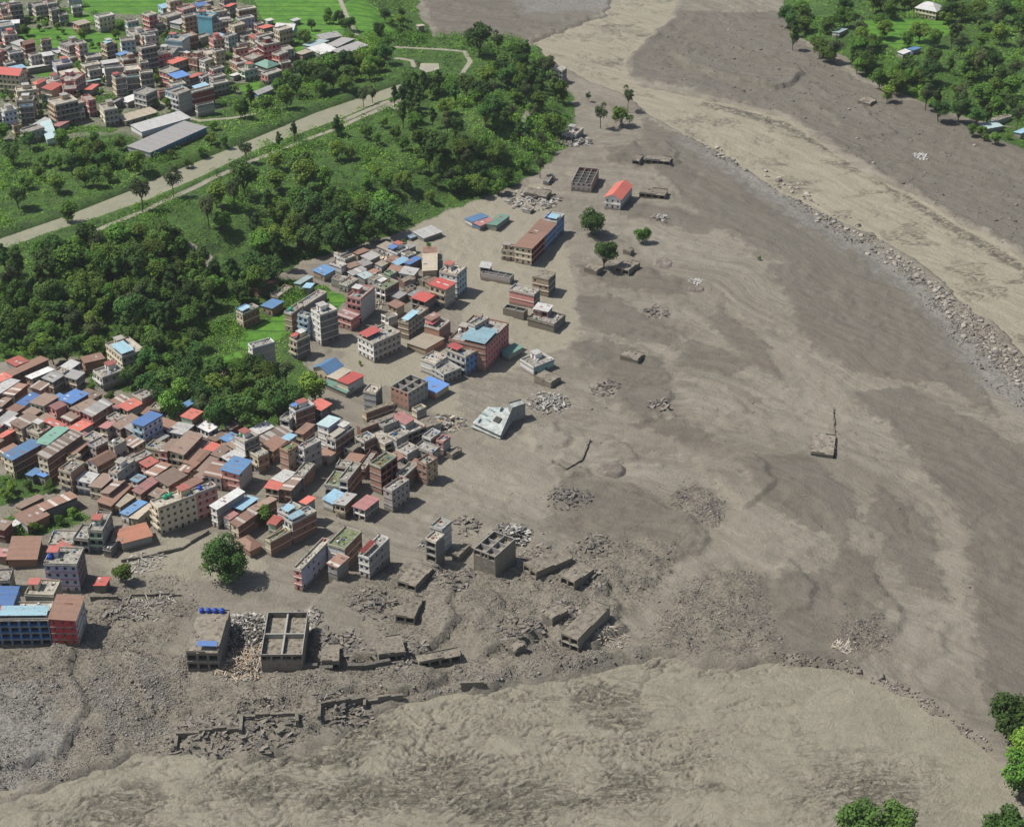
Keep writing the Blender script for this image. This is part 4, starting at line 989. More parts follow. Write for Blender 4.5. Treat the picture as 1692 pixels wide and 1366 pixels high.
# beyond the canal
block(500, 0, 3.678, 'far', """
1510,428 1578,438 1612,422 2.6 fq white dgrey ws | white flat-roofed building hanging over the eroded river bank
80,222 120,242 240,222 1 mgrey lgrey grey ..
10,272 50,290 150,252 1 mpteal lgrey grey ..
150,272 212,292 300,242 1 mgrey tan grey ..
222,300 240,332 342,265 1 mgrey tan grey ..
70,290 112,332 172,292 1 mwhite lgrey grey ..
690,155 705,165 740,160 1 mtan grey grey ..
""")
block(900, 0, 2.136, 'far', """
1305,30 1382,42 1418,26 2 hwhite cream cream ww | cream house with a pale hipped roof in the clearing, upper right
1020,112 1040,120 1060,105 1 mpteal white grey ..
1285,172 1300,180 1322,170 1 mblue blue grey ..
1535,440 1560,455 1615,445 1 mpteal grey grey ..
1575,420 1600,428 1650,412 1 fx lgrey grey ..
1655,468 1680,475 1720,462 1 mlblue grey grey ..
1250,185 1265,192 1285,180 1 mwhite lgrey grey ..
""")
block(0, 0, 5.692, 'far', """
-60,690 175,712 240,660 4 gred cream cream ww | large beige house with a red pitched roof at the left edge
125,835 160,878 352,860 3.4 fq cream cream bw
410,830 480,852 562,792 3 mcoral cream tan ..
310,780 350,792 425,752 3 hcoral rose grey ..
560,790 600,860 722,852 3 f rose maroon ww
790,832 860,852 892,800 1.2 mcoral grey grey ..
490,940 520,1002 712,942 4 fq tan dgrey bwc
780,910 830,962 892,942 3 f pink rose ww
900,1000 980,1052 1112,1042 3 f cream grey sw
1110,1100 1180,1142 1480,1052 1 mtan tan grey .s
1230,1190 1332,1242 1790,1110 1.3 mwhite white lgrey .. | long white shed roof, the brightest at the far town's edge
1270,1345 1410,1440 1850,1180 1.2 mgrey lgrey blue .w | long grey shed roof below the bright white one
440,1312 535,1302 462,1142 1.3 mpteal white lblue ..
170,1005 185,1018 312,1012 3 fq lblue dgrey .w
0,1030 40,1062 160,1042 3 fq white lav ww
330,1180 360,1192 452,1122 1.2 mwhite lgrey grey ..
95,1190 130,1202 212,1192 2 f tan tan ww
220,1220 260,1262 392,1202 2 f pgrey grey ww
500,1180 560,1202 632,1152 1 mrose tan grey ..
70,500 90,522 222,502 3 f lgrey grey ww
-60,460 60,482 102,450 3 f tan tan ww
260,520 290,542 392,522 2.6 f white lgrey ww
380,510 410,532 502,522 3 mwhite grey grey ww
500,590 530,632 682,602 2.2 fq lav dgrey ww
210,640 260,656 492,632 1 mwhite teal grey ..
550,690 590,712 752,682 1.2 mtan grey dgrey ..
195,400 230,422 322,396 3 grust brick maroon ww
370,380 390,396 482,386 3 f tan grey ww
495,480 540,502 652,452 1 mwhite lgrey grey ..
720,400 740,432 812,412 4 f pink pgrey ww
760,610 800,642 952,612 2 fq tan pgrey ww
790,520 820,562 962,542 2 f brick grey ww
930,420 1000,442 1112,422 3 fq tan dgrey wwK
1105,510 1130,526 1192,492 2 mblue lgrey grey ..
1130,550 1160,582 1282,562 2 f salmon brick ww
1115,370 1140,402 1272,392 3 f white lblue ww
965,640 985,662 1158,652 3.4 f lgrey grey .. | blank grey concrete block in the middle of the far town
805,770 830,782 952,762 1 mpteal grey grey ..
1025,722 1085,752 1192,742 4 f tan dgrey .wj
1180,722 1195,742 1322,732 3.4 f teal dgrey ww
1300,682 1320,702 1442,692 4.4 fq cream dgrey ww
1150,930 1200,972 1332,892 1 mwhite white grey ..
1310,450 1330,472 1472,442 5 f pgrey dgrey ww
880,160 930,182 1082,152 3 fq white cream ww | white three-storey house alone between two bright paddies
690,220 740,242 842,212 2 mtan pink tan ww
450,100 480,112 562,96 3 f cream grey ww
430,30 450,52 546,42 3 f pgrey grey ww
610,-30 640,-22 762,-26 2.4 f lav lav ..
650,70 680,82 772,76 2 f white grey ww
530,140 560,162 646,152 2 f grey grey ww
240,40 260,52 366,46 2.4 f teal lblue ww
70,50 90,66 212,52 4 f grey dgrey ww
-20,90 10,102 72,92 3 f pink pgrey ww
0,160 30,176 122,172 2.3 f tan tan ww
1180,200 1200,222 1302,202 3 f lblue teal ww
1330,140 1400,162 1482,142 4 f pink rose ww
1190,290 1210,300 1300,280 2 f lav dgrey ww
0,330 30,350 130,340 2 f pgrey grey ww
930,260 950,270 1010,260 1 f grey grey ..
1340,340 1370,360 1470,350 4 f lgrey pgrey ww
640,540 660,560 740,540 1.2 f tan grey ..
820,660 840,680 950,660 2 f white grey ww
590,720 620,740 700,720 2 f grey dgrey ww
380,880 400,900 480,890 2 fq green teal ww
700,950 730,990 800,960 2.4 f cream teal ww
30,600 60,620 150,600 2 f lgrey dgrey ww
1000,980 1040,1000 1140,930 1.2 f dgrey dgrey ..
700,1050 720,1070 800,1060 1.6 f white grey ww
1300,590 1320,610 1400,600 3 f pink pgrey ww
1150,640 1170,660 1260,650 2 f brick pgrey ww
""")
block(240, 0, 5.693, 'far', """
190,12 230,32 350,12 4 fq cream tan ww
150,150 200,182 332,132 2.4 f tan grey ww
340,160 370,176 482,152 4 f tan salmon ww
500,150 625,172 650,135 4.6 f cyan dgrey .. | plain cyan wall of a tall slim house in the far town
460,50 500,66 592,42 3 mbblue white lblue ww
620,110 650,132 772,112 3 f cream pgrey ww
750,60 790,76 842,42 2.4 mcoral pgrey grey ww
860,90 880,112 1042,82 3 fq tan brick ww
850,180 890,202 1032,172 3 f lgrey lav ww
1030,230 1050,246 1112,226 2 f pink pgrey ww
740,270 790,292 882,272 2 f salmon tan ww
205,370 345,402 372,350 3 f lblue lgrey .. | pale blue blank-walled block in the far town
465,350 520,372 622,342 1.4 f grey grey ..
600,360 640,392 742,372 4 f pink tan ww
640,480 660,502 742,482 4 f tan tan ww
830,460 850,482 966,460 3 f salmon pink ww
860,420 880,432 982,412 2.2 f pgrey pgrey ww
1225,270 1390,282 1422,240 1.8 gwhite lgrey teal .. | grey hall with a wide white gable above green slopes
1080,400 1110,442 1252,400 4 f maroon rose ww
1045,340 1070,362 1202,322 3 f lgrey pgrey ww
1225,500 1260,532 1302,490 3 f coral rose ww
1260,592 1280,612 1372,592 2 f rose pink ww
1040,600 1150,642 1252,602 2 hteal grey dgrey ..
1080,700 1152,720 1302,680 2 f pink pgrey bw
870,650 935,682 1062,650 2 f green teal ow
790,710 830,722 900,702 1 mwhite lgrey grey ..
510,720 540,742 612,700 2 f white lgrey ww
610,650 640,672 742,640 3 f rose pgrey ww
600,790 640,812 792,782 2 f lgrey grey ww
250,700 290,742 392,700 3 mbblue tan tan ow | tan house under a blue dome-topped roof in the far town
385,730 420,752 522,700 2 mcoral maroon dgrey ..
325,540 400,562 482,540 2 f salmon tan ww
60,520 90,532 242,510 3 f pink rose .w
420,860 450,882 642,830 3.4 f white maroon b. | block with a blank maroon brick side at the far town's near corner
240,880 310,902 432,860 4 f white grey b.
320,1000 350,1022 462,980 1 f white grey ..
470,1000 490,1012 652,980 2 f grey grey s.
600,730 640,752 760,720 2.4 f lgrey grey ww
100,870 130,882 232,870 1.4 f pink tan ww
1010,870 1060,892 1192,830 1 gwhite blue lgrey .. | small barrel-like white shed near the grove
1370,192 1400,202 1456,182 1 mwhite lgrey grey ..
1135,195 1150,202 1206,190 1 mwhite lgrey grey ..
1420,500 1480,526 1562,490 1 mtan tan grey ..
740,340 780,362 852,330 3 f lgrey teal ww
520,570 560,592 622,560 2.4 f white cream ww
1020,460 1040,480 1100,450 1.4 f white grey ..
500,480 530,500 600,480 2 f pgrey grey ww
920,300 950,310 1010,290 1.4 f white grey ww
700,200 720,220 830,210 2.6 f lav grey ww
560,220 640,240 740,220 3 f pgrey grey ww
900,340 930,360 1020,330 1.6 f grey grey ww
450,190 480,200 520,190 3 f tan pgrey ww
90,230 110,250 190,240 2 f grey dgrey ww
0,300 20,320 120,300 4 f pgrey grey ww
960,480 990,500 1050,480 1.4 f pink pgrey ww
480,30 520,50 640,20 3 f tan grey ww
700,-10 740,10 850,-20 3 f pgrey grey ww
""")
# ---------------------------------------------------------------- special wrecks
def wreck():
    """pale house thrown on its side: tilted slab roof with a torn corner and a standing end tower"""
    x, y, z = spot(825, 705); r = empty("tilted_house", (x, y, z))
    def P(px, py, h): X, Y = atz(px, py, z + h); return (X - x, Y - y, h)
    L_, N_, R2, T, Q = P(781, 698, 2.4), P(827, 719, 2.4), P(849, 690, 3.3), P(846, 674, 4.2), P(806, 672, 4.0)
    b = MB(); pts = [L_, N_, R2, T, Q]; n = len(pts); b.poly(pts); b.poly([(p[0], p[1], p[2] - .4) for p in pts][::-1])
    for i in range(n): a, c = pts[i], pts[(i + 1) % n]; b.quad(a, c, (c[0], c[1], c[2] - .4), (a[0], a[1], a[2] - .4))
    b.build("roof", plain("pale_broken_slab", (.33, .35, .335), .9, .3, .5, .3), r)
    b = MB(); cx = sum(p[0] for p in pts) / n; cy = sum(p[1] for p in pts) / n
    q = [(cx + (p[0] - cx) * .93, cy + (p[1] - cy) * .93, p[2] - .42) for p in pts]
    for i in range(n): a, c = q[i], q[(i + 1) % n]; b.quad((a[0], a[1], -1.5), (c[0], c[1], -1.5), c, a)
    b.build("wall", wallmat((.17, .17, .16)), r)
    a, c = Vector(P(780, 703, .9)), Vector(P(828, 724, .7)); d = (c - a); m = (a + c) / 2; b = MB(); w = Vector((-d.y, d.x, 0)).normalized()
    b.obox(m, d / 2, w * 1.0, (0, 0, .14)); b.build("eave_slab", plain("pale_broken_slab", (.33, .35, .335)), r)
    tp = [P(847, 673, 7.8), P(868, 666, 7.8), P(861, 659, 7.8), P(840, 665, 7.8)]
    b = MB(); f = [(p[0], p[1], -1.5) for p in tp]
    for i in range(4): j = (i + 1) % 4; b.quad(f[i], f[j], tp[j], tp[i])
    b.poly([(p[0], p[1], 7.2) for p in tp], 1)
    b.quad(tp[0], (N_[0] + .3, N_[1], 3.2), (N_[0] + .3, N_[1], -1.5), f[0]); b.build("end_tower", [wallmat((.25, .26, .25)), plain("pale_broken_slab", (.33, .35, .335))], r)
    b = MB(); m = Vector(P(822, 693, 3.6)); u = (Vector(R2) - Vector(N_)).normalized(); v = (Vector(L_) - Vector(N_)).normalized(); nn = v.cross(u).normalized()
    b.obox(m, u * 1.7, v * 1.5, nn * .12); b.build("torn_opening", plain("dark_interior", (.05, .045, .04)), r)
    for i, (px, py, h, l) in enumerate(((800, 684, 3.9, 2.6), (792, 694, 3.2, 2.4), (812, 677, 4.4, 2.2), (828, 675, 4.6, 2.6), (806, 693, 3.7, 1.8))):
        b = MB(); m = Vector(P(px, py, h)); b.obox(m, (u if i % 2 else v) * l / 2, (v if i % 2 else u) * .13, (0, 0, .6)); b.build("parapet_stub", plain("teal_paint", (.34, .46, .46)), r)
    tag(r, "pale house tipped over in the mud with a torn slab roof and one standing end", "wrecked house")
wreck()
def infill(poly, n, specs, zone, smin, smax):
    PW_ = W(poly, TZ if zone == 'far' else 0.0); rng = random.Random(len(poly) * 31 + n); cnt = 0
    base = [h for h in HOUSES if inp(PW_, h['c'].x, h['c'].y)]
    for t in range(n * 40):
        if cnt >= n: break
        h = rng.choice(base); a = h['a'] + rng.choice((0, 0, math.pi / 2)) if zone != 'far' else h['a']; w, d = rng.uniform(smin, smax), rng.uniform(smin, smax) * .85
        k = rng.choice(((1, 0), (-1, 0), (0, 1), (0, -1))); gap = rng.uniform(.3, 1.0) if zone != 'far' else rng.uniform(1, 3)
        ex = Vector((math.cos(h['a']), math.sin(h['a']))); ey = Vector((-ex.y, ex.x))
        a += rng.uniform(-.07, .07) if zone != 'far' else rng.uniform(-.2, .2); c = h['c'] + ex * k[0] * (h['W'] / 2 + max(w, d) / 2 + gap) + ey * k[1] * (h['D'] / 2 + max(w, d) / 2 + gap)
        if not inp(PW_, c.x, c.y): continue
        ux = Vector((math.cos(a), math.sin(a))); uy = Vector((-ux.y, ux.x)); bad = False
        for o in HOUSES:
            dv = o['c'] - c
            if dv.length > (o['W'] + o['D'] + w + d) / 2 + 2: continue
            ox = Vector((math.cos(o['a']), math.sin(o['a']))); oy = Vector((-ox.y, ox.x))
            for i in range(7):
                for j in range(7):
                    p = c + ux * w * (i / 6 - .5) + uy * d * (j / 6 - .5) - o['c']
                    if abs(p.dot(ox)) < o['W'] / 2 + .25 and abs(p.dot(oy)) < o['D'] / 2 + .25: bad = True
        if bad: continue
        st, rf, f, s, op = rng.choice(specs); z = ground_at(c.x, c.y) + max(1.6, st * 2.95)
        P = [c - ux * w / 2 + uy * d / 2, c - ux * w / 2 - uy * d / 2, c + ux * w / 2 - uy * d / 2]
        house(*[proj(q.x, q.y, z) for q in P], st, rf, f, s, op, None, zone, len(HOUSES)); cnt += 1
    print("infill", zone, cnt)
def inp(P, x, y):
    r = False
    for (x0, y0), (x1, y1) in zip(P, P[1:] + P[:1]):
        if (y0 > y) != (y1 > y) and x < (x1 - x0) * (y - y0) / (y1 - y0) + x0: r = not r
    return r
OLD = [(2, 'mblue', 'cream', 'brick', 'ws'), (2, 'f', 'white', 'dbrick', 'bs'), (2, 'mcoral', 'pink', 'grey', 'ws'), (2, 'mwhite', 'white', 'grey', 'bs'), (2, 'mbrown', 'cream', 'brick', 'ws'), (2, 'mrust/', 'tan', 'dbrick', 'ws'), (1.6, 'mrust', 'brick', 'dbrick', 'ws'), (2.4, 'mbrown/', 'pink', 'brick', 'ws'), (2, 'mgrey', 'cream', 'dgrey', 'ws'), (2.5, 'f', 'cream', 'salmon', 'bs'), (1.5, 'mbrown', 'grey', 'dbrick', 'ws')]
infill([(-40, 600), (130, 625), (240, 665), (330, 705), (450, 705), (470, 760), (440, 800), (330, 800), (250, 835), (130, 830), (100, 780), (-40, 770)], 46, OLD, 'town', 4.5, 8.5)
infill([(560, 690), (740, 700), (750, 770), (700, 830), (560, 830), (520, 780)], 9, [(1.6, 'fx', 'grey', 'brick', 'ws'), (1.4, 'mrust', 'tan', 'grey', 'ws'), (2, 'f', 'white', 'dbrick', 'os')], 'town', 4.5, 7)
infill([(555, 430), (640, 395), (720, 410), (730, 470), (680, 510), (600, 480), (560, 480)], 14, [(1, 'mgrey', 'grey', 'grey', '..'), (1.2, 'mtan', 'white', 'grey', 'ws'), (1.1, 'mrust', 'tan', 'grey', '..'), (1.3, 'fx', 'white', 'grey', 'ws')], 'town', 4.5, 7)
FAR = [(3, 'f', 'pgrey', 'grey', 'ww'), (2.5, 'fq', 'tan', 'pgrey', 'ww'), (2, 'f', 'white', 'lgrey', 'ww'), (3, 'f', 'pink', 'pgrey', 'ww'), (3.4, 'fq', 'cream', 'tan', 'ww'), (2.4, 'f', 'salmon', 'brick', 'ww'), (2, 'mwhite', 'lgrey', 'grey', '..'), (3, 'f', 'lgrey', 'dgrey', 'ww'), (3, 'fq', 'rose', 'pink', 'ww'), (2, 'mlblue', 'lblue', 'grey', 'ww'), (3, 'f', 'lblue', 'lav', 'ww'), (2, 'mcoral', 'cream', 'grey', 'ww'), (1, 'mgrey', 'grey', 'grey', '..')]
infill([(-30, -10), (120, -10), (120, 30), (20, 45), (20, 70), (100, 85), (170, 95), (200, 80), (200, 40), (250, 20), (440, -5), (500, 110), (470, 135), (400, 140), (300, 190), (200, 200), (60, 235), (-30, 235)], 48, FAR, 'far', 7, 12)
def slabpile(px, py, n, rad, lab, cat, mat, seed, L=(1, 3.5), t=.18, name="rubble_heap", h=1.2):
    wr = (.06, .16) if name in ("driftwood", "timber_heap") else (.15, .6)
    rng = random.Random(seed); x, y, z = spot(px, py); b = MB()
    for i in range(n):
        q = rng.random() ** .6 * rad; a = rng.uniform(0, 6.28); hh = h * (1 - q / rad) + .15
        l = rng.uniform(*L); w = l * rng.uniform(*wr); th = rng.uniform(0, 6.28); tl = rng.uniform(-.5, .5)
        ax = Vector((math.cos(th), math.sin(th), tl)) * l / 2; ay = Vector((-math.sin(th), math.cos(th), rng.uniform(-.3, .3))) * w / 2
        X, Y = x + q * math.cos(a), y + q * math.sin(a)
        b.obox((X - x, Y - y, ground_at(X, Y) - z + hh * rng.uniform(.2, 1)), ax, ay, (0, 0, t / 2), rng.randrange(len(mat)))
    o = b.build(name, mat); o.location = (x, y, z); tag(o, lab, cat, kind='stuff'); return o
wood = [plain("broken_timber", (.42, .3, .19), .9, .3, 2, 0), plain("grey_timber", (.33, .3, .26), .9, .3, 2, 0), plain("pale_board", (.5, .42, .32), .9, .3, 2, 0)]
stone = [plain("broken_concrete", (.38, .37, .34), .9, .3, 2, 0), plain("wet_rubble", (.2, .18, .155), .9, .3, 2, 0), plain("dark_rubble", (.1, .09, .08), .9, .3, 2, 0)]
slabpile(402, 1045, 900, 11, "pale heap of broken concrete between the tank-topped house and the open frame", "rubble", stone, 1, (.4, 1.7), .3, h=4.5)
slabpile(403, 1098, 700, 11, "tan heap of splintered timber spilling down between the two frames", "timber heap", wood, 2, (.5, 2.6), .12, "timber_heap", h=3.2)
slabpile(1010, 1055, 110, 6, "pale splinters right of the large mud-caked ruin", "timber heap", wood[1:], 3, (.5, 2.5), .08, "timber_heap", h=.6)
slabpile(240, 930, 90, 7, "white branches and boards washed up on the street left of the round tree", "driftwood", [wood[1], stone[0]], 4, (.8, 4), .09, "driftwood", h=.7)
slabpile(250, 1000, 120, 9, "brown planks half sunk in mud above the small ruined wall", "timber heap", [wood[1], stone[1]], 5, (1, 4), .12, "timber_heap", h=.8)
slabpile(500, 1030, 160, 7, "pale twisted debris beside the open concrete frame", "debris", stone, 6, (.5, 2.5), .15, "debris", h=1.5)
slabpile(845, 885, 260, 8, "broken slabs fallen off the battered frame's right side", "rubble", stone, 7, (.6, 3), .2, h=3.5)
slabpile(905, 665, 220, 9, "grey rubble hump below the tilted grey roof", "rubble", stone[:2], 8, (.6, 3), .2, h=2.2)
slabpile(700, 900, 60, 3, "small pile of pale rubbish left of the slim tower", "debris", stone, 9, (.3, 1.4), .12, "debris", h=.7)
slabpile(1150, 466, 50, 4, "white scrap on a dark mud mound", "debris", [stone[0]], 10, (.5, 2), .1, "debris", h=.5)
slabpile(1395, 1068, 70, 4, "white branches on the mud near the lower river", "driftwood", [wood[2], stone[0]], 11, (.6, 2.5), .1, "driftwood", h=.4)
slabpile(880, 330, 240, 14, "dark wreckage under the wooded slope behind the blue and green roofs", "debris", stone + wood[1:2], 12, (.8, 4), .2, "debris", h=1)
slabpile(955, 235, 120, 8, "broken walls at the foot of the slope below the bare trees", "debris", stone, 13, (1, 4), .25, "debris", h=1.4)
slabpile(1090, 360, 60, 5, "debris right of the lone orange-red roof", "debris", stone, 14, (.6, 3), .2, "debris", h=.9)
slabpile(940, 820, 140, 9, "string of dark debris below the mud mound", "debris", stone[1:], 15, (.6, 2.4), .3, "debris", h=.7)
slabpile(1523, 258, 60, 5, "pale rubble spot on the far bank", "debris", stone[:1], 16, (.6, 2.5), .2, "debris", h=.5)
slabpile(735, 700, 120, 8, "boards and sheets piled behind the crowded slab roofs", "debris", stone + wood, 17, (.6, 3), .15, "debris", h=1.2)
slabpile(605, 500, 120, 9, "rubbish between the low sheds at the forest edge", "debris", stone + wood, 18, (.6, 3), .15, "debris", h=1)
slabpile(640, 435, 120, 10, "grey boards among the sheds below the forest", "debris", stone + wood, 19, (.6, 3), .15, "debris", h=1)
mudm_ = [plain("mud_crust", (.17, .15, .12), .95, .3, .8, .2), plain("wet_rubble", (.2, .18, .155)), plain("dark_rubble", (.1, .09, .08))]
for i, (px, py, n, r, w) in enumerate([(745, 955, 120, 9, "right of the slim lonely tower's foot"), (890, 925, 150, 9, "against the long buried slab"), (965, 955, 120, 8, "right of the two buried slabs"), (620, 1000, 110, 9, "left of the small square buried slab"), (560, 1062, 150, 9, "between the open frame and the leaning slab"), (655, 1075, 170, 10, "behind the long slab edge"),
        (860, 1035, 130, 9, "left of the large mud-caked ruin"), (925, 1010, 110, 7, "on the torn end of the large mud-caked ruin"), (985, 900, 90, 8, "on the mud above the buried slabs"), (1000, 640, 60, 7, "on the dark mud patch by the open flats"), (1090, 668, 60, 5, "at the dark patch's right tip"), (935, 235, 50, 6, "under the saplings of the eroded bank"), (200, 1010, 90, 9, "behind the low mud-caked wall"), (430, 1200, 160, 12, "inside the boxed river wall ruin"), (570, 1180, 120, 9, "beside the stepped river wall"), (330, 1215, 130, 11, "along the leftmost river wall"), (770, 865, 60, 6, "in front of the flooded brick towers"), (1080, 515, 50, 7, "on the mud below the white scrap mound")]):
    slabpile(px, py, n, r, "mud-covered slabs and broken posts " + w, "debris", mudm_, 40 + i, (.5, 2.8), .22, "debris", h=.9)
# walls
def wallline(pts, hgt, th, lab, mat, name="retaining_wall", z=0, seed=0):
    rng = random.Random(seed); P = [spot(*p) for p in pts]; c = P[0]; b = MB()
    for p, q in zip(P[:-1], P[1:]):
        d = Vector((q[0] - p[0], q[1] - p[1])); L = d.length; d /= L; n = max(1, int(L / 4)); nn = Vector((-d.y, d.x))
        for i in range(n):
            s0, s1 = L * i / n, L * (i + 1) / n - .02; m = (s0 + s1) / 2; X, Y = p[0] + d.x * m, p[1] + d.y * m; h = hgt * rng.uniform(.7, 1.15)
            jit = rng.uniform(-.15, .15)
            b.obox((X - c[0] + nn.x * jit, Y - c[1] + nn.y * jit, ground_at(X, Y) - c[2] + h / 2 - .8), (d.x * (s1 - s0) / 2, d.y * (s1 - s0) / 2, 0), (nn.x * th / 2, nn.y * th / 2, 0), (0, 0, h / 2 + .8))
    o = b.build(name, mat); o.location = c; tag(o, lab, "wall"); return o
mw = plain("muddy_concrete", (.15, .135, .108), .95, .3, .8, .3)
wallline([(528, 1190), (529, 1166), (603, 1160)], 2.2, 1.0, "stepped river wall left of the long straight river wall", mw, seed=1)
wallline([(603, 1172), (604, 1160), (666, 1154)], 2.0, .9, "long straight broken river wall along the lower bank", mw, seed=2)
wallline([(398, 1212), (400, 1186), (490, 1180), (492, 1200)], 1.8, 1.0, "boxed river wall ruin left of the stepped river wall", mw, seed=3)
wallline([(290, 1240), (292, 1216), (330, 1212), (395, 1206)], 1.7, 1.0, "leftmost dark river wall ruin on the stony bank", mw, seed=4)
wallline([(762, 1140), (800, 1134)], 1.6, .8, "short river wall stub at the water's edge", mw, seed=5)
wallline([(150, 992), (195, 990)], 1.3, .8, "low mud-caked wall beside the tall pale side wall", mw, "garden_wall", seed=6)
wallline([(208, 1002), (216, 984), (300, 984)], 1.1, .6, "L-shaped garden wall in front of the muddy street", mw, "garden_wall", seed=7)
wallline([(500, 1105), (600, 1104), (690, 1098), (762, 1082)], 1.7, 1.4, "dark undercut slab edge running along the stripped lower bank", plain("undercut_shade", (.11, .1, .082)), "shaded_slab_edge", seed=8)  # shadow under the slabs put in as a dark-coloured strip
wallline([(200, 928), (300, 908), (345, 880)], 1.3, .6, "long street wall between the yellow corner block and the round tree", mw, "street_wall", seed=9)
wallline([(1377, 676), (1380, 756)], .9, .35, "thin dark wall standing out of the open mud flat", mw, "field_wall", seed=10)
wallline([(660, 940), (690, 960), (712, 948)], .9, .5, "buried wall line left of the slim tower", mw, "buried_wall", seed=11)
wallline([(835, 1075), (870, 1068)], 1.0, .8, "short buried wall in the rubble below the large ruin", mw, "buried_wall", seed=12)
wallline([(912, 765), (935, 776), (960, 762), (975, 728)], .9, .5, "crooked buried wall next to the round mud mound", mw, "buried_wall", seed=13)
# mud mound
def mound(px, py, rx, ry, h, lab):
    x, y, z = spot(px, py); n = 40; gx, gy = np.meshgrid(np.linspace(-1, 1, n), np.linspace(-1, 1, n)); r = np.sqrt(gx ** 2 + gy ** 2)
    zz = h * (1 - sst((r - .55) / .45)) + .8 * (fbm(gx * 4 + px, gy * 4, 4, 5) - .5) - .35 - 1.2 * (r > 1.0)
    me = npmesh("mud_mound", np.stack([gx * rx, gy * ry, zz], -1).reshape(-1, 3), gridfaces(n, n), plain("mound_mud", (.15, .13, .108), .95, .3, .5, .4), True)
    tag(inst("mud_mound", me, None, (x, y, z)), lab, "mud mound")
mound(1010, 778, 6.5, 7, 2.0, "round ridged mud mound beside the crooked buried wall")
mound(1150, 478, 5, 4, 1.3, "small dark mud mound with white scrap on it")
mound(1095, 435, 6, 7, 1.2, "low mud mound below the thin bare-stemmed tree")
# ================================================================ trees
def leafcloud(rs, pts_fn, n, size, up=.35):
    """n leaf sprays: positions + outward directions from pts_fn -> verts, faces, tint"""
    P, O = pts_fn(n); r = rs.normal(size=(n, 3)); r /= np.linalg.norm(r, axis=1)[:, None]
    nr = O * .9 + r * .75 + np.array([0, 0, up]); nr /= np.linalg.norm(nr, axis=1)[:, None]
    t = np.cross(nr, rs.normal(size=(n, 3))); t /= np.linalg.norm(t, axis=1)[:, None] + 1e-9; b = np.cross(nr, t)
    s = size * rs.uniform(.55, 1.25, n)[:, None]; t = t * s * .5; b = b * s * .5 * rs.uniform(.5, .9, n)[:, None]
    V = np.stack([P - t, P - b * .9 + t * .2, P + t, P + b], 1).reshape(-1, 3)
    return V, np.arange(4 * n).reshape(-1, 4)
def crown_mesh(name, seed, rx, h0, h1, n, size, mat, lobes=14, conic=0.0, gap=.0):
    rs = np.random.RandomState(seed); zc = (h0 + h1) / 2; rz = (h1 - h0) / 2
    C = []; Rr = []
    for i in range(lobes):
        d = rs.normal(size=3); d /= np.linalg.norm(d); k = rs.uniform(.35, .78) if i else 0
        z = d[2] * k; w = 1 - conic * (z + .7)
        C.append((d[0] * k * rx * w, d[1] * k * rx * w, zc + z * rz)); Rr.append(rs.uniform(.28, .48) * min(rx, rz * 1.1) * max(.4, w))
    C = np.array(C); Rr = np.array(Rr); pk = Rr ** 2 / (Rr ** 2).sum()
    tl = rs.uniform(0, 1, lobes)
    li = rs.choice(lobes, n, p=pk)
    def fn(n):
        d = rs.normal(size=(n, 3)); d[:, 2] = np.where(rs.rand(n) < .7, np.abs(d[:, 2]), d[:, 2]); d /= np.linalg.norm(d, axis=1)[:, None]
        wob = 1 + .25 * np.sin(d[:, 0] * 6 + li) * np.sin(d[:, 1] * 5 + d[:, 2] * 4)
        return C[li] + d * (Rr[li] * wob * rs.uniform(.72, 1.08, n))[:, None], d
    V, F = leafcloud(rs, fn, n, size)
    tint = np.clip(.25 * tl[li] + .55 * rs.rand(n) + .1, 0, 1)
    return npmesh(name, V, F, mat, False, None, dict(tint=tint)), C, Rr
BARK = plain("tree_bark", (.11, .085, .06), .9, .3, 3, .1)
def trunk_mesh(seed, h0, C, Rr, r):
    rs = random.Random(seed); b = MB()
    def limb(a, c, r0, r1):
        a, c = Vector(a), Vector(c); d = (c - a); u = d.orthogonal().normalized(); v = d.cross(u).normalized(); n = len(b.v)
        for p, q in ((a, r0), (c, r1)):
            for i in range(6): b.v.append(tuple(p + (u * math.cos(i * math.pi / 3) + v * math.sin(i * math.pi / 3)) * q))
        for i in range(6): b.f.append((n + i, n + (i + 1) % 6, n + 6 + (i + 1) % 6, n + 6 + i)); b.m.append(0)
    top = (rs.uniform(-.4, .4), rs.uniform(-.4, .4), h0 * 1.15); limb((0, 0, -1), top, r, r * .7)
    for c, q in zip(C, Rr): limb(top, tuple(c), r * .42, r * .12)
    return b.mesh("trunk", BARK)
LM = {'mid': leafmat("foliage_mid", (.042, .1, .014), (.125, .235, .032)), 'dark': leafmat("foliage_dark", (.026, .065, .014), (.075, .152, .03)), 'bright': leafmat("foliage_bright", (.045, .10, .012), (.11, .2, .03)),
      'olive': leafmat("foliage_olive", (.035, .055, .018), (.09, .12, .045))}
LM['solo'] = leafmat('foliage_solo', (.02, .055, .012), (.06, .125, .024))
KINDS = {}
def kind(k, mt, rx, h0, h1, n, size, lobes, conic, tr, seed, words, name):
    me, C, Rr = crown_mesh("crown", seed, rx, h0, h1, n, size, LM[mt], lobes, conic); KINDS[k] = (me, trunk_mesh(seed, h0, C, Rr, tr), words, name, rx, h1)
kind('A', 'mid', 4.8, 1.8, 10.5, 4600, .62, 16, .1, .3, 1, "full round mid-green tree", "broadleaf_tree")
kind('B', 'dark', 5.4, 2.0, 11.5, 5200, .64, 18, .1, .35, 2, "broad dark green tree", "broadleaf_tree")
kind('C', 'bright', 4.4, 1.2, 8.0, 3800, .6, 14, .0, .25, 3, "bright yellow-green bushy tree", "bushy_tree")
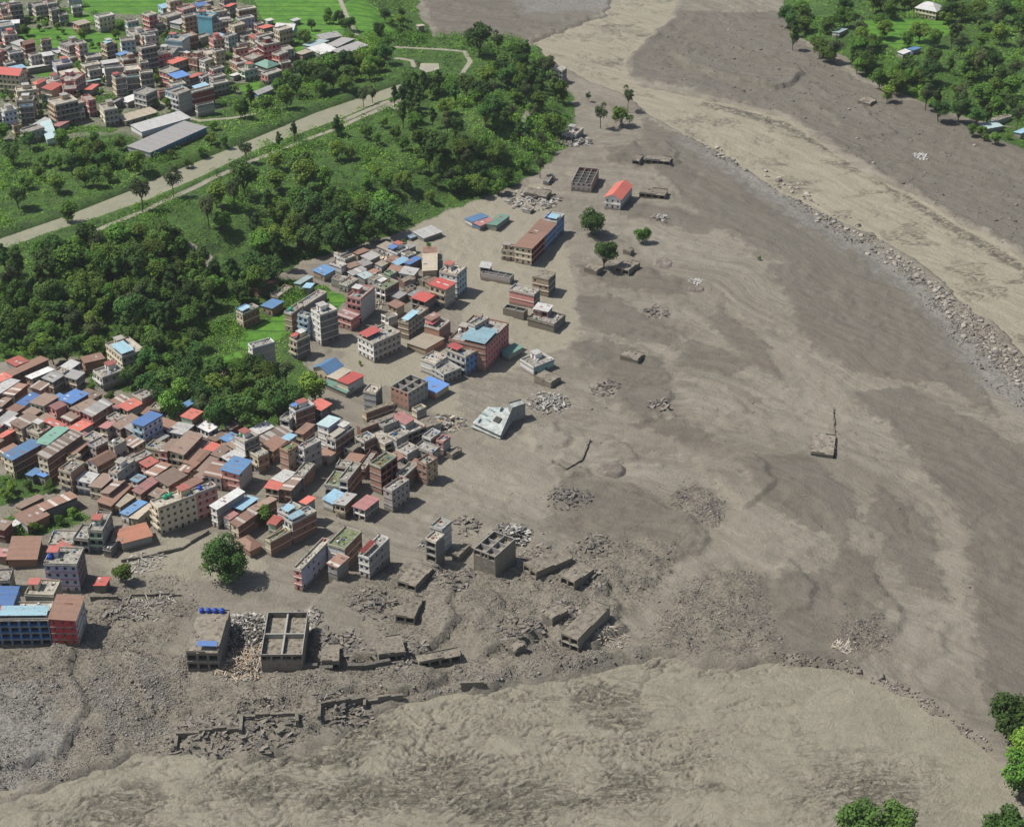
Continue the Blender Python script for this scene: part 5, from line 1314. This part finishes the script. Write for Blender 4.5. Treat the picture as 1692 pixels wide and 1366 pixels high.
kind('D', 'dark', 3.2, 2.0, 13.5, 4000, .56, 18, .35, .26, 4, "tall narrow dark tree", "tall_tree")
kind('E', 'olive', 3.6, 4.0, 12.0, 2200, .52, 14, .15, .22, 5, "thin open-crowned olive tree", "open_tree")
kind('F', 'mid', 3.3, .8, 6.0, 2400, .52, 10, .0, .18, 6, "small leafy tree", "small_tree")
kind('G', 'bright', 5.8, 1.8, 9.5, 5600, .65, 20, .0, .35, 7, "wide light green tree", "broadleaf_tree")
kind('H', 'solo', 6.3, 1.2, 11.5, 9000, .55, 26, .1, .5, 8, "big round tree", "round_tree")
TREES = []
def tree(k, px, py, s=1.0, label=None, zone='wood', top=False, rng=random.Random(5)):
    me, tr, words, name, rx, h1 = KINDS[k]
    s *= (1.42 if zone != 'solo' else 1.0); x, y, z = spot(px, py, h1 * s * .55)
    t = empty(name, (x, y, z - .2), rng.uniform(0, 6.28)); sx = s * rng.uniform(.92, 1.08); t.scale = (sx, sx * rng.uniform(.92, 1.08), s * rng.uniform(.92, 1.1))
    inst("crown", me, t); inst("trunk", tr, t)
    TREES.append(dict(o=t, label=label, words=words, px=px, py=py, zone=zone, s=s, k=k, x=x, y=y)); return t
# trees that stand on their own (crown centres in the photograph)
for a in [('H', 371, 925, 1.42, "big round green tree standing in the muddy street"), ('F', 199, 945, 1.35, "small tree beside the tiny red-roofed booth"), ('H', 979, 364, 1.25, "lone bright round tree in the flood below the orange-red roofed house"),
          ('B', 1000, 418, 1.35, "dark round tree standing in flood mud beside a buried wall"), ('G', 1062, 388, .85, "thin bare-stemmed tree right of the two round flood trees"), ('B', 791, 60, 1.9, "big very dark tree by the road at the river's edge, top middle"),
          ('E', 1038, 162, 1.3, "tallest slim tree on the eroded bank"), ('E', 993, 190, 1.2, "slim tree left of the tallest one on the eroded bank"), ('F', 1030, 192, 1.9, "low dark tree under the tallest slim tree on the bank"), ('E', 972, 160, .5, "tiny sapling on the eroded bank"),
          ('B', 1678, 1190, 1.9, "tall dark tree cut by the right edge, near the lower river"), ('A', 1694, 1278, 1.9, "leaning leafy tree below the tall one at the right edge"), ('B', 1425, 1360, 1.5, "left one of two green tree tops rising from the bottom edge"),
          ('B', 1482, 1364, 1.4, "right one of two green tree tops rising from the bottom edge"), ('B', 1662, 1368, 1.5, "green tree top in the bottom right corner"), ('A', 1700, 1235, 1.6, "dark tree half outside the right edge"),
          ('F', 668, 398, .5, "tiny bush in the mud by the pale blue scrap"), ('F', 709, 405, .5, "tiny lone shrub above the bare tan slab roof"), ('F', 432, 852, 1.3, "green climber-like tree between the brown roofs behind the round tree"),
          ('C', 340, 935, .3, "small shrub at the yellow-fronted house by the round tree"), ('F', 1254, 426, .35, "flattened uprooted bush lying on the open mud"), ('F', 595, 600, .35, "tiny shrub behind the three joined roofs"), ('F', 505, 860, .01, None)]:
    if a[4]: tree(a[0], a[1], a[2], a[3], a[4], 'solo')
rngT = random.Random(11)
def inpoly(P, x, y):
    r = False
    for (x0, y0), (x1, y1) in zip(P, P[1:] + P[:1]):
        if (y0 > y) != (y1 > y) and x < (x1 - x0) * (y - y0) / (y1 - y0) + x0: r = not r
    return r
placed = []
def grove(poly, n, kinds, smin, smax, sep, zone='wood', hsep=0):
    xs = [p[0] for p in poly]; ys = [p[1] for p in poly]; c = 0
    for t in range(n * 60):
        if c >= n: break
        px, py = rngT.uniform(min(xs), max(xs)), rngT.uniform(min(ys), max(ys))
        if not inpoly(poly, px, py): continue
        sp = sep * (1 + (py - 300) / 900)
        if any((px - a) ** 2 + ((py - b) * 1.5) ** 2 < sp * sp for a, b in placed): continue
        if any(abs(px - h['px']) < 16 and abs(py - h['py']) < 16 for h in HOUSES): continue
        placed.append((px, py)); tree(rngT.choice(kinds), px, py, rngT.uniform(smin, smax), None, zone, rng=rngT); c += 1
grove([(0, 422), (110, 400), (200, 378), (300, 372), (330, 420), (400, 440), (470, 420), (440, 460), (380, 490), (330, 520), (240, 545), (0, 560)], 80, 'AABBCDAGCE', .75, 1.15, 20)
grove([(0, 545), (170, 560), (260, 550), (330, 560), (330, 590), (230, 640), (165, 575), (60, 590), (0, 590)], 21, 'ABFCA', .55, .95, 18)
grove([(350, 600), (500, 610), (520, 640), (480, 690), (340, 690), (330, 650)], 17, 'AABBE', .75, 1.05, 20)
grove([(245, 590), (320, 590), (315, 650), (260, 690), (220, 650)], 9, 'BBA', .8, 1.0, 20)
grove([(370, 275), (480, 250), (530, 290), (640, 330), (640, 370), (560, 400), (480, 430), (400, 420), (330, 360)], 32, 'BBDAAGCE', .85, 1.2, 22)
grove([(640, 130), (760, 120), (850, 110), (925, 130), (945, 190), (930, 250), (880, 290), (800, 320), (740, 300), (690, 230), (640, 200)], 50, 'ABDCDAFGE', .65, 1.0, 16)
grove([(560, 210), (680, 190), (740, 300), (780, 330), (700, 350), (600, 300), (540, 260)], 18, 'CFAC', .6, .9, 20)
grove([(640, 80), (660, 150), (720, 110), (780, 140), (720, 180), (650, 190)], 9, 'DDB', .7, .95, 15)
grove([(800, 60), (870, 75), (915, 110), (930, 150), (870, 150), (820, 110)], 18, 'ABDE', .8, 1.0, 12)
grove([(400, 150), (480, 120), (560, 95), (640, 80), (650, 105), (560, 140), (460, 165), (390, 185)], 32, 'ABAD', .6, .9, 11)
grove([(0, 215), (100, 215), (230, 240), (240, 290), (120, 300), (0, 330)], 24, 'ABBCA', .55, .95, 16)
grove([(250, 270), (400, 200), (380, 240), (250, 300)], 6, 'CFF', .5, .8, 18)
grove([(1295, -10), (1370, 0), (1560, -5), (1692, -5), (1692, 200), (1610, 195), (1540, 180), (1450, 150), (1400, 105), (1310, 60)], 94, 'AABBGACDE', .7, 1.05, 15, 'bank')
grove([(1595, 205), (1692, 205), (1692, 230), (1620, 225)], 5, 'FAC', .4, .6, 12, 'bank')
grove([(0, 30), (420, 20), (470, 120), (280, 200), (0, 200)], 35, 'FFAF', .4, .6, 14, 'far')
grove([(460, 20), (640, 0), (690, 40), (640, 70), (600, 80), (480, 70)], 16, 'AFB', .4, .7, 14, 'far')
for q in [(232, 318, 'E', 1.1), (285, 300, 'E', .9), (405, 248, 'E', .8), (460, 228, 'D', .6), (486, 214, 'D', .6), (556, 202, 'D', .75), (600, 160, 'E', .8), (615, 155, 'E', .7), (676, 150, 'D', 1.0), (690, 190, 'D', .9), (110, 350, 'A', .9), (350, 205, 'F', .7)]:
    if not any((q[0] - a) ** 2 + (q[1] - b) ** 2 < 60 for a, b in placed): tree(q[2], q[0], q[1], q[3], None, 'canal', rng=rngT)
for q in [(20, 805), (45, 800), (80, 803), (120, 845), (100, 858), (60, 870), (540, 500), (12, 815), (150, 640), (180, 655)]: tree('F' if q[0] != 12 else 'C', q[0], q[1], .55, None, 'garden', rng=rngT)

# ---------------------------------------------------------------- undergrowth (bushes, creepers, hedges) as one mass
def undergrowth():
    rs = np.random.RandomState(3)
    def sample(n):
        y = 420 + (1330 - 420) * rs.rand(n) ** 1.2; x = (rs.rand(n) - .5) * 2 * (y * .34 + 50)
        v = gmany(x, y, S_veg); r = gmany(x, y, S_rice); ro = gmany(x, y, S_road); c = np.maximum(gmany(x, y, S_can), gmany(x, y, S_pond)); to = gmany(x, y, townT)
        ok = (v > .8) & (r < .5) & (ro > 1.5) & (c < -1.2) & (to < .2); return x[ok], y[ok], v[ok], c[ok]
    # bushes as domes of leaves
    x, y, v, c = sample(26000); d = fbm(x / 22, y / 22, 3, 91); hed = (c > -8) & (c < -1.5); ok = (d > .40) | hed | (rs.rand(len(x)) < .25); x, y, v, c, d, hed = [q[ok] for q in (x, y, v, c, d, hed)]
    r = rs.uniform(1.0, 2.6, len(x)) * (1 + 1.1 * sst((d - .45) * 5)) * np.where(hed, .75, 1) * np.clip(v / 4, .4, 1)
    per = np.clip((r * r * 9 * (620 / y) ** 1.1).astype(int), 8, 130); k = np.repeat(np.arange(len(x)), per); n = len(k)
    dr = rs.normal(size=(n, 3)); dr[:, 2] = np.abs(dr[:, 2]); dr /= np.linalg.norm(dr, axis=1)[:, None]
    P = np.stack([x[k], y[k], gmany(x, y)[k] - .2], 1) + dr * (r[k] * rs.uniform(.75, 1.05, n))[:, None] * np.array([1, 1, .95]); size = .62 * (P[:, 1] / 620) ** .75
    tb = np.clip((fbm(x / 30, y / 30, 3, 94) - .38) * 2.6 + rs.uniform(-.25, .25, len(x)), 0, 1); t1 = np.clip(.65 * tb[k] + .35 * rs.rand(n), 0, 1)
    x2, y2, v2, c2 = sample(330000); n2 = len(x2); P2 = np.stack([x2, y2, gmany(x2, y2) + rs.uniform(.05, .5, n2)], 1); O2 = np.tile([0, 0, 1.0], (n2, 1)); s2 = .75 * (y2 / 620) ** .75
    t2 = np.clip((fbm(x2 / 20, y2 / 20, 3, 95) - .35) * 2 + .3 * rs.rand(n2), 0, 1)
    P = np.concatenate([P, P2]); O = np.concatenate([dr, O2]); size = np.concatenate([size, s2]); tint = np.concatenate([t1, t2]); n = len(P)
    V, F = leafcloud(rs, lambda k: (P, O), n, 1.0, .25)
    V = (P[:, None] + (V.reshape(-1, 4, 3) - P[:, None]) * size[:, None, None]).reshape(-1, 3)
    me = npmesh("undergrowth", V, F, leafmat("undergrowth_leaves", (.05, .12, .015), (.18, .32, .034)), False, None, dict(tint=tint))
    tag(inst("undergrowth", me), "green bushes and creepers covering the slopes between the trees", "bushes", kind='stuff')
    print("undergrowth", n)
undergrowth()
# ---------------------------------------------------------------- boulders along the channel and stones in the rubble
def rockmesh(seed):
    rs = random.Random(seed); import bmesh
    bm = bmesh.new(); bmesh.ops.create_icosphere(bm, subdivisions=2, radius=1); s = (1, rs.uniform(.65, .9), rs.uniform(.5, .75)); q = [(Vector((rs.gauss(0, 1), rs.gauss(0, 1), rs.gauss(0, 1))).normalized(), rs.uniform(.5, .82)) for i in range(14)]
    for v in bm.verts:
        for d, k in q:
            t = v.co.dot(d)
            if t > k: v.co -= d * (t - k)
        v.co = Vector((v.co.x * s[0], v.co.y * s[1], v.co.z * s[2]))
    me = bpy.data.meshes.new("boulder"); bm.to_mesh(me); bm.free(); return me
RK = plain("river_boulder", (.30, .275, .23), .85, .35, .9, .2); RKD = plain("dark_boulder", (.16, .148, .13), .85, .35, .9, .2)
rocks = []
for i in range(8): m_ = rockmesh(i); m_.materials.append(RK if i < 5 else RKD); rocks.append(m_)
rr = random.Random(77); band = [(1150, 240, 6), (1200, 262, 8), (1260, 292, 12), (1310, 318, 16), (1350, 348, 20), (1400, 380, 22), (1440, 405, 20), (1480, 428, 14), (1540, 470, 14), (1560, 500, 18), (1590, 530, 22), (1630, 565, 28), (1665, 600, 32), (1700, 640, 36)]
BO = []
sizes = sorted([rr.uniform(.5, 1.0) ** 1.6 * 1.85 for i in range(290)], reverse=True)
for i, s in enumerate(sizes):
    t = rr.random() ** .75 * (len(band) - 1); k = min(int(t), len(band) - 2); f = t - k
    cx = band[k][0] * (1 - f) + band[k + 1][0] * f; cy = band[k][1] * (1 - f) + band[k + 1][1] * f; w = band[k][2] * (1 - f) + band[k + 1][2] * f
    o_ = rr.gauss(0, .55) * w; px, py = cx + o_ * .3 + rr.uniform(-6, 6), cy + o_
    x, y, z = spot(px, py); z = max(z, -.8)
    b = inst("boulder", rocks[rr.randrange(5) if rr.random() < .75 else 5 + rr.randrange(3)], None, (x, y, z + s * .15), rr.uniform(0, 6.28)); b.scale = (s, s, s * rr.uniform(.7, 1.1)); b.rotation_euler = (rr.uniform(-.3, .3), rr.uniform(-.3, .3), b.rotation_euler[2])
    b['category'] = "boulder"; b['group'] = "boulders strung along the upper channel"; BO.append((px, py, s, b))
BO.sort(key=lambda q: q[1]); SEG = ["the band's far thin end", "the upper stretch, above the river's middle", "the stretch where the band first widens", "the middle stretch", "the stretch below the middle", "the stretch beside the dark mud apron", "the broad lower stretch", "the lowest stretch by the frame edge"]
for q in range(8):
    part = sorted(BO[q * len(BO) // 8:(q + 1) * len(BO) // 8], key=lambda t: -t[2])
    for i, (px, py, s, b) in enumerate(part):
        sz = "largest pale boulder" if i == 0 else "second largest boulder" if i == 1 else "big boulder" if i < 10 else "middling boulder" if i < 22 else "small boulder"
        b['label'] = f"{sz} in {SEG[q]}"; b['group'] = f"boulders of {SEG[q]}" if i > 1 else "largest boulders of the channel band"
def stones(name, polys, n, s0, s1, mat, label, seed, lvl=None):
    rs = np.random.RandomState(seed); allx = []; ally = []
    for P, w in polys:
        xs = [p[0] for p in P]; ys = [p[1] for p in P]; k = int(n * w); x = rs.uniform(min(xs), max(xs), k * 3); y = rs.uniform(min(ys), max(ys), k * 3)
        ok = sdf(P, x, y) > rs.exponential(1.5, k * 3) * 2 - 2; ok &= (np.abs(x) < y * .36 + 30); allx.append(x[ok][:k]); ally.append(y[ok][:k])
    x = np.concatenate(allx); y = np.concatenate(ally); cl = fbm(x / 6, y / 6, 3, seed); ok = cl > rs.uniform(.32, .6, len(x)); x, y = x[ok], y[ok]
    if lvl is not None: k = (gmany(x, y, S_low) < lvl) & (gmany(x, y, S_riv) < lvl); x, y = x[k], y[k]
    z = gmany(x, y); n = len(x); s = rs.uniform(s0, s1, n) * (1 + 1.5 * (rs.rand(n) < .04))
    base = np.array([(1, 0, 0), (0, 1, 0), (-1, 0, 0), (0, -1, 0), (0, 0, .8), (0, 0, -.6)], float)
    J = base[None] + rs.uniform(-.3, .3, (n, 6, 3)); a = rs.uniform(0, 6.28, n); ca, sa = np.cos(a), np.sin(a)
    Vx = (J[..., 0] * ca[:, None] - J[..., 1] * sa[:, None]) * s[:, None] + x[:, None]; Vy = (J[..., 0] * sa[:, None] + J[..., 1] * ca[:, None]) * s[:, None] * .8 + y[:, None]; Vz = J[..., 2] * s[:, None] * .7 + z[:, None] + .05
    V = np.stack([Vx, Vy, Vz], -1).reshape(-1, 3); F = np.array([(0, 1, 4), (1, 2, 4), (2, 3, 4), (3, 0, 4), (1, 0, 5), (2, 1, 5), (3, 2, 5), (0, 3, 5)]); F = (np.arange(n)[:, None, None] * 6 + F[None]).reshape(-1, 3)
    me = npmesh(name, V, F, mat, False, None, dict(tint=np.repeat(rs.rand(n), 8))); tag(inst(name, me), label, "stones", kind='stuff'); print(name, n)
def stonemat(k=1.0):
    m, N, L, b = newmat("loose_stone"); at = nd(N, L, "ShaderNodeAttribute", attribute_name="tint").outputs["Fac"]
    cr = N.new("ShaderNodeValToRGB"); e = cr.color_ramp.elements; e[0].color = (.08, .07, .062, 1); e[1].color = (.3, .275, .25, 1); e[1].color = tuple(min(.5, v * k) for v in e[1].color[:3]) + (1,); q = e.new(.55); q.color = (.15, .13, .11, 1); q = e.new(.85); q.color = (.24, .215, .185, 1)
    L.new(at, cr.inputs[0]); L.new(cr.outputs[0], b.inputs["Base Color"]); b.inputs["Roughness"].default_value = .9; return m
SM = stonemat()
stones("rubble_stones", [(RUB[0], 1.0), (RUB[1], .35), (RUB[2], .15), (RUB[3], .12), (RUB[4], .06), (RUB[5], .07)], 42000, .1, .33, SM, "loose stones scattered over the rubble bank and the churned mud", 21, -.5)
stones("gravel_heap_stones", [(W([(150, 1100), (300, 1090), (310, 1190), (240, 1230), (180, 1220), (150, 1150)]), 1.0), (W([(40, 1140), (130, 1130), (120, 1220), (60, 1220)]), .6), (W([(600, 1120), (760, 1120), (1060, 1070), (1090, 1085), (720, 1150)]), .5)], 7000, .12, .35, plain("pale_gravel", (.22, .205, .18), .9, .4, 2, 0), "pale gravel spread over the lower left bank", 22, -.5)
stones("channel_stones", [(W([(1130, 222), (1200, 255), (1300, 312), (1440, 395), (1560, 480), (1640, 540), (1692, 600), (1760, 700), (1692, 680), (1620, 620), (1560, 540), (1500, 460), (1400, 400), (1290, 325), (1180, 260)]), 1.0), (W([(1280, 1085), (1400, 1100), (1500, 1140), (1640, 1240), (1620, 1250), (1480, 1160), (1380, 1115)]), .2)], 17000, .2, .7, stonemat(1.25), "small stones between the boulders beside the channel", 23)
stones("far_bank_stones", [(W([(1060, 60), (1290, 40), (1450, 160), (1692, 260), (1692, 420), (1500, 320), (1300, 190), (1100, 140)]), 1.0)], 2500, .2, .7, SM, "scattered clods and stones on the far bank", 24)
# fine debris flecks on the fan: pale scraps
stones("mud_flecks", [(W([(760, 640), (1400, 600), (1692, 1100), (1100, 1060), (760, 900)]), 1.0)], 1500, .12, .35, SM, "scattered clods over the mud fan", 25, -.5)

# ================================================================ labels
def colword(h):
    f, s = WC[h['f']][1], WC[h['s']][1]; return f
LAND = [(371, 925, "the big round street tree"), (262, 850, "the yellow corner block"), (795, 550, "the big salmon brick block"), (535, 540, "the tallest white block"), (740, 470, "the bright red roof"), (570, 620, "the three joined roofs"),
        (395, 765, "the pink-fronted blue-roofed house"), (875, 400, "the long red-roofed block in water"), (118, 655, "the wide bright blue roof over pink balconies"), (240, 700, "the light blue tall house"), (530, 860, "the white creeper-roofed block"), (60, 730, "the long bright blue roof"),
        (560, 700, "the slim pale-teal-roofed house"), (640, 765, "the orange brick block"), (900, 520, "the light slab roof in water"), (340, 1050, "the four blue water tanks"), (820, 900, "the battered grey frame"), (700, 900, "the slim lonely tower house"),
        (640, 420, "the uppermost flooded sheds"), (450, 510, "the bright paddy steps"), (205, 590, "the beige tarp-roofed house"), (440, 660, "the tree clump in town"), (100, 830, "the striped shed"), (60, 1040, "the long blue-windowed block"),
        (1020, 320, "the lone orange-red roof"), (600, 470, "the pink tall house"), (430, 590, "the white-walled field house"), (820, 700, "the tipped-over house"),
        (338, 45, "the plain cyan wall"), (170, 35, "the lone white paddy house"), (20, 125, "the beige red-pitched house"), (245, 205, "the bright white shed roof"), (185, 115, "the blank grey block"), (470, 55, "the white-gabled hall"), (335, 155, "the maroon brick block"), (295, 120, "the blue dome roof"), (125, 175, "the pale blue blank block"), (300, 68, "the pale blue blank-walled block"), (550, 70, "the grey farm sheds"), (455, 105, "the green hipped roof"), (70, 20, "the topmost left houses"), (100, 70, "the long paddy field"),
        (290, 350, "the small dark pond"), (430, 310, "the canal's near bank"), (700, 150, "the canal's end basin"), (870, 180, "the white path through trees"), (787, 215, "the blue tarp among trees"), (600, 370, "the slope above the sheds"), (50, 420, "the canal's left end"), (640, 130, "the grove below the farm sheds"), (1535, 15, "the far cream hipped house"), (1480, 55, "the far bank's green clearing"),
        (1560, 185, "the far forest's lower edge"), (1400, 90, "the far forest's left edge"), (1670, 150, "the far forest's right part"), (1640, 215, "the far bank's flattened houses"), (150, 470, "the deep wood's middle"), (300, 470, "the dark hollow in the wood"), (20, 520, "the left wood edge"), (100, 560, "the wood behind the old town"), (520, 330, "the tall trees below the canal bend"), (930, 110, "the white building on the river edge")]
LAND = [(a, b, c) for a, b, c in LAND]
LAND[36] = (75, 205, "the pale blue lean-to roof")
ORD = ['', 'second ', 'third ', 'fourth ', 'fifth ', 'sixth ', 'seventh ', 'eighth ', 'ninth ', 'tenth ', '11th ', '12th ', '13th ', '14th ', '15th ', '16th ', '17th ', '18th ', '19th ', '20th ', '21st ', '22nd ']
TREEREL = {'house': None}
def relname(items, desc):
    """give every item a label: description, side and rank from its nearest landmark"""
    groups = {}
    for it in items:
        best = sorted(LAND, key=lambda l: (l[0] - it['px']) ** 2 + (1.5 * (l[1] - it['py'])) ** 2)
        l = best[0]; d0 = math.hypot(l[0] - it['px'], l[1] - it['py'])
        if d0 < 14: l = best[1]
        dx, dy = it['px'] - l[0], it['py'] - l[1]
        side = ("right of " if dx > 0 else "left of ") if abs(dx) > abs(dy) * 1.1 else ("below " if dy > 0 else "above ")
        groups.setdefault((desc(it), side, l[2]), []).append((math.hypot(dx, dy), it))
    for (de, side, ln), L in groups.items():
        L.sort(key=lambda q: q[0])
        for i, (_, it) in enumerate(L):
            it['final'] = f"{de}, {side}{ln}" if len(L) == 1 else f"{de}, {ORD[i]}nearest {side}{ln}"
def short(t):
    for a, b in (("-storey", "-floor"), (" house with ", " house, "), ("nearest right of", "right of"), ("nearest left of", "left of"), ("nearest above", "above"), ("nearest below", "below"), (" flat-roofed", "")):
        if len(t.split()) <= 16: break
        t = t.replace(a, b)
    for q in (" sheet", " panelled", "-fronted", "-floor", " small", " topmost"):
        if len(t.split()) <= 16: break
        t = t.replace(q + " roof", " roof").replace("the topmost left", "the top left").replace("the wide bright blue roof over pink balconies", "the wide blue roof over pink balconies").replace("the pale blue blank-walled block", "the blank pale blue block")
    if len(t.split()) > 16: t = " ".join(w for w in t.split() if w not in ("small", "wide", "bright", "single-piece"))
    if len(t.split()) > 16: print("LONG", t)
    return t
def hdesc(h):
    st = NUMW[max(1, int(round(h['st'])))] + "-storey"; r = h['roof']; f = WC[h['f']][1]; s = WC[h['s']][1]
    if 'x' in h['opts'] and h['f'] == 'mud': return "mud-buried house slab"
    if 'x' in h['opts']: return f"ruined {f} house"
    if r[0] == 'u': return f"roofless {f} ruin"
    if r[0] == 'f': return f"{st} {f} house with {s} side" if f != s else f"{st} {f} flat-roofed house"
    w = RC[r[1:].rstrip('/')][2]
    if r.endswith('/'): w = 'striped ' + w
    return f"{f} house under {w}"
un = [h for h in HOUSES if not h['label']]; relname(un, hdesc)
for h in HOUSES:
    cat = "shed" if h["o"].name.startswith("shed") else "ruin" if ('x' in h['opts'] or h['roof'][0] == 'u') else "house"
    h['final'] = h.get('final') and short(h['final']); tag(h['o'], h['label'] or h['final'], cat, "houses of the far town" if h['zone'] == 'far' else "houses of the flooded town")
un = [t for t in TREES if not t['label']]
relname(un, lambda t: t['words'])
for t in TREES: tag(t['o'], t['label'] or t['final'], "tree", None if t['label'] else "trees on the slopes")
hl = {}
for t, cw, host, n in TANKS:
    h = next(q for q in HOUSES if q['o'] is host); q = h['label'] or h['final']; hl.setdefault(id(host), []).append(1)
for t, cw, host, n in TANKS:
    h = next(q for q in HOUSES if q['o'] is host); many = len(hl[id(host)])
    where = {2: ['left', 'right']}.get(many, ['leftmost', 'second from left', 'third from left', 'rightmost'])
    base = f"{cw} water tank"
    if h['label']: w = " ".join(h['label'].split(',')[0].split()[:9])
    else: w = h['final'].split(',')[0] + " " + " ".join(h['final'].split(',')[1].split())
    w = w.replace("half-buried house with four blue water tanks along its", "the half-buried house on the lower bank").replace("white tower-like house with a green water tank", "the white tower-like house beside the wide blue roof")
    lab = f"{base} on {w}" if many == 1 else f"{where[min(n, 3)]} {base} on {w}"
    import re
    lab = re.sub(r" with [a-z ]+ side(?= (left|right|above|below|nearest|second|third))", "", lab)
    w_ = lab.split()[:16]
    while w_[-1] in ("a", "the", "its", "along", "behind", "with", "and", "in", "of", "on"): w_.pop()
    lab = " ".join(w_)
    tag(t, " ".join(lab.split()[:16]), "water tank", "water tanks on roofs")
for o in SC.objects:
    if o.get('label') and len(o['label'].split()) > 16: print("LONG16", o.name, o['label'])
print("houses", len(HOUSES), "trees", len(TREES), "tanks", len(TANKS))

# ---------------------------------------------------------------- the air
hm = bpy.data.materials.new("haze_air"); hm.use_nodes = True; _N = hm.node_tree.nodes; _L = hm.node_tree.links
for q in list(_N):
    if q.type != 'OUTPUT_MATERIAL': _N.remove(q)
_v = _N.new("ShaderNodeVolumePrincipled"); _v.inputs["Color"].default_value = (.86, .9, 1, 1); _v.inputs["Density"].default_value = .00004; _v.inputs["Anisotropy"].default_value = .2
_L.new(_v.outputs[0], _N["Material Output"].inputs["Volume"])
b = MB(); b.box(-5500, 5500, -2500, 8500, -12, 380); o = b.build("haze", hm); o["kind"] = "stuff"
SC.cycles.volume_bounces = 0
